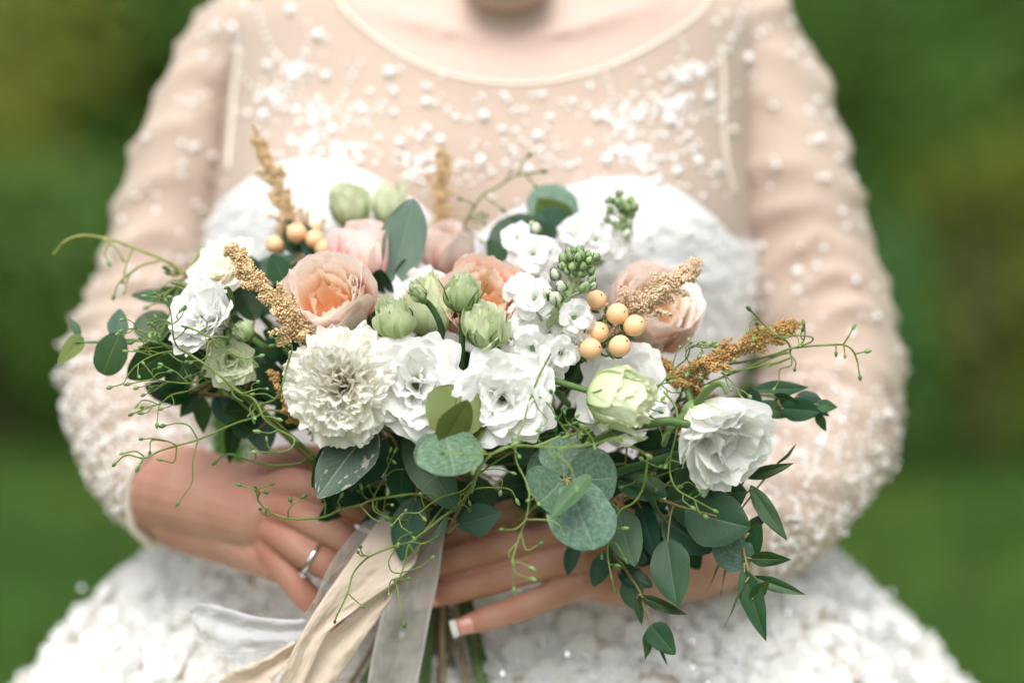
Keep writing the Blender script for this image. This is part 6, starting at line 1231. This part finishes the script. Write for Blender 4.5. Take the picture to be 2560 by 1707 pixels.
tendril('tendrils crossing the twigs below the drooping white bell', [(1760, 1160), (1700, 1170), (1640, 1190), (1600, 1180), (1560, 1160), (1500, 1170)], [[(1640, 1190), (1660, 1210), (1690, 1215)], [(1600, 1180), (1585, 1205), (1560, 1215)]], d=1.765, auto=5, d_end=1.79)
# two thick cut stems
for lab, pts, r in (('thick cut green stem pointing at the drooping white bell', [(1716, 1060, 1.728), (1673, 1053, 1.73), (1623, 1059, 1.735), (1569, 1069, 1.745), (1480, 1110, 1.78), (1300, 1250, 1.85)], .0033), ('dark bare stem running under the drooping white bell', [(1735, 1130, 1.755), (1668, 1144, 1.76), (1610, 1162, 1.768), (1500, 1200, 1.80), (1300, 1300, 1.86)], .0034)):
    t = thing('flower_stem', lab, 'stem', P(*pts[-1])); q = spline([tuple(P(*p)) for p in pts], 24); MB().tube(q, np.linspace(r, r * 1.1, 24), 9).obj('stalk', MSTEMD if 'dark' in lab else MSTEM, t)
    wobj('cut_end', *tube([q[0], q[0] + (q[0] - q[1]) * .12], r * .8, 9), MEUST, t)

# --- the tied handle of stems below the hands
MSTRAW = simple_mat('dry_stem', (.16, .12, .07), (.30, .24, .15), .7, 40, vary=.2)
rs = random.Random(9)
for k in range(26):
    t = thing('cut_stem', 'cut flower stem of the bundle hanging below her hands', 'stem', P(1090, 1400, 1.90), 'cut stems below the hands')
    a = rs.uniform(-1, 1); bx = 1095 + 70 * a; ex = 1085 + 190 * a + rs.uniform(-30, 30); d0 = 1.895 + rs.uniform(-.016, .02)
    q = spline([tuple(P(*p)) for p in ((bx + 30 * a, 1180, 1.88), (bx, 1395, d0), (bx * .6 + ex * .4, 1560, d0 - .008), (ex, 1705 + rs.uniform(-10, 70), d0 - .02 + rs.uniform(-.01, .01)))], 14)
    MB().tube(q, rs.uniform(.0018, .0034), 7).obj('stalk', rs.choice((MSTEM, MSTEMD, MSTRAW, MSTRAW)), t)

# --- ribbons
def ribbon_mat(name, col, open_, rough, weave=900):
    m, t, N, Lk = new_mat(name); tc = N('ShaderNodeTexCoord')
    nz = N('ShaderNodeTexNoise'); nz.inputs['Scale'].default_value = 14; Lk(tc.outputs['Object'], nz.inputs['Vector'])
    c = mixc(N, Lk, nz.outputs[0], tuple(v * .92 for v in col), col)
    wv = N('ShaderNodeTexWave'); wv.inputs['Scale'].default_value = 60; wv.inputs['Distortion'].default_value = .5; Lk(tc.outputs['UV'], wv.inputs['Vector'])
    bp = N('ShaderNodeBump'); bp.inputs['Strength'].default_value = .1; bp.inputs['Distance'].default_value = .0006; Lk(wv.outputs[0], bp.inputs['Height'])
    if open_:
        sp = N('ShaderNodeSeparateXYZ'); Lk(tc.outputs['UV'], sp.inputs[0]); a = N('ShaderNodeMath'); a.operation = 'MULTIPLY_ADD'; Lk(sp.outputs['X'], a.inputs[0]); a.inputs[1].default_value = 2; a.inputs[2].default_value = -1
        ab = N('ShaderNodeMath'); ab.operation = 'ABSOLUTE'; Lk(a.outputs[0], ab.inputs[0]); mr = N('ShaderNodeMapRange'); Lk(ab.outputs[0], mr.inputs[0]); mr.inputs[1].default_value = .86; mr.inputs[2].default_value = .9; mr.inputs[3].default_value = open_; mr.inputs[4].default_value = open_ * .45
        finish(t, N, Lk, c, rough, .3, bp.outputs[0], .3, .3, mr.outputs[0])
    else: finish(t, N, Lk, c, rough, .3, bp.outputs[0], .3, .3)
    return m
MCRM = ribbon_mat('cream_chiffon', (.84, .72, .605), .16, .6); MORG = ribbon_mat('grey_organza', (.50, .475, .44), .55, .45); MWHR = ribbon_mat('white_organza', (.80, .80, .82), .62, .5)
def strip(name, left, right, mat, parent, waves=.004, nw=3, n=70, m=28, ph=0., puff=.0):
    """left, right: photo points with distance along both selvedges"""
    L, R = spline(left, n), spline(right, n); V, UVs = [], []
    for i in range(n):
        a, b_ = pix(*L[i]), pix(*R[i]); u = i / (n - 1); nn = -FWn
        for j in range(m):
            v = j / (m - 1); off = waves * math.sin(nw * math.pi * v + ph + 2.5 * u) * math.sin(math.pi * (.1 + .8 * v)) + puff * math.sin(math.pi * v)
            off += .0022 * noise.noise(Vector((u * 9 + ph, v * 3.5, 1.7))) + .0011 * noise.noise(Vector((u * 30 + ph, v * 11, 4.2)))
            V.append(a + (b_ - a) * v + nn * off); UVs.append((v, u * 4))
    o = wobj(name, V, grid_faces(n, m), mat, parent, UVs); s = o.modifiers.new('s', 'SOLIDIFY'); s.thickness = .00015; return o
t = thing('cream_ribbon', 'cream chiffon ribbon trailing from the bouquet over her skirt', 'ribbon', P(960, 1300, 1.84), 'ribbons of the bouquet')
strip('upper_fold', [(965, 1275, 1.835), (905, 1357, 1.80), (838, 1452, 1.79), (785, 1530, 1.785), (735, 1620, 1.785), (690, 1720, 1.79), (640, 1850, 1.80)][:7], [(1040, 1290, 1.835), (1045, 1385, 1.805), (1005, 1440, 1.795), (880, 1530, 1.79), (815, 1590, 1.788), (755, 1720, 1.792), (700, 1850, 1.80)], MCRM, t, .0016, 2)
strip('lower_fold', [(1000, 1400, 1.82), (985, 1445, 1.806), (880, 1535, 1.80), (800, 1610, 1.798), (735, 1720, 1.80), (680, 1850, 1.805)], [(1030, 1420, 1.82), (1000, 1470, 1.806), (935, 1560, 1.80), (872, 1655, 1.80), (800, 1760, 1.80), (730, 1880, 1.805)], MCRM, t, .0035, 2, ph=1.0, puff=.003)
strip('tail', [(735, 1600, 1.80), (650, 1650, 1.805), (555, 1690, 1.81), (545, 1780, 1.815)], [(760, 1625, 1.80), (690, 1690, 1.803), (660, 1760, 1.808), (660, 1820, 1.815)], MCRM, t, .005, 2, ph=.6)
t = thing('sheer_ribbon', 'sheer grey organza ribbon hanging straight down beside the cream ribbon', 'ribbon', P(1060, 1330, 1.83), 'ribbons of the bouquet')
strip('band', [(1030, 1330, 1.83), (1015, 1420, 1.81), (972, 1468, 1.806), (952, 1541, 1.80), (931, 1631, 1.80), (915, 1730, 1.80), (900, 1850, 1.805)], [(1120, 1300, 1.83), (1108, 1360, 1.81), (1097, 1444, 1.806), (1076, 1541, 1.80), (1060, 1631, 1.80), (1040, 1730, 1.80), (1020, 1850, 1.805)], MORG, t, .003, 1.5)
strip('edge_layer', [(930, 1285, 1.832), (868, 1350, 1.806), (820, 1420, 1.80), (785, 1500, 1.80), (752, 1545, 1.80)], [(980, 1290, 1.832), (925, 1365, 1.806), (858, 1455, 1.80), (815, 1520, 1.80), (790, 1560, 1.80)], MORG, t, .002, 1)
t = thing('white_ribbon', 'loose white organza ribbon end lying on the skirt', 'ribbon', P(760, 1550, 1.82), 'ribbons of the bouquet')
strip('band', [(800, 1520, 1.81), (754, 1546, 1.812), (680, 1545, 1.815), (612, 1533, 1.82), (540, 1512, 1.825), (495, 1508, 1.83), (476, 1526, 1.832)], [(800, 1600, 1.81), (735, 1612, 1.812), (690, 1620, 1.815), (630, 1630, 1.82), (570, 1634, 1.825), (512, 1615, 1.83), (485, 1560, 1.832)], MWHR, t, .003, 3)
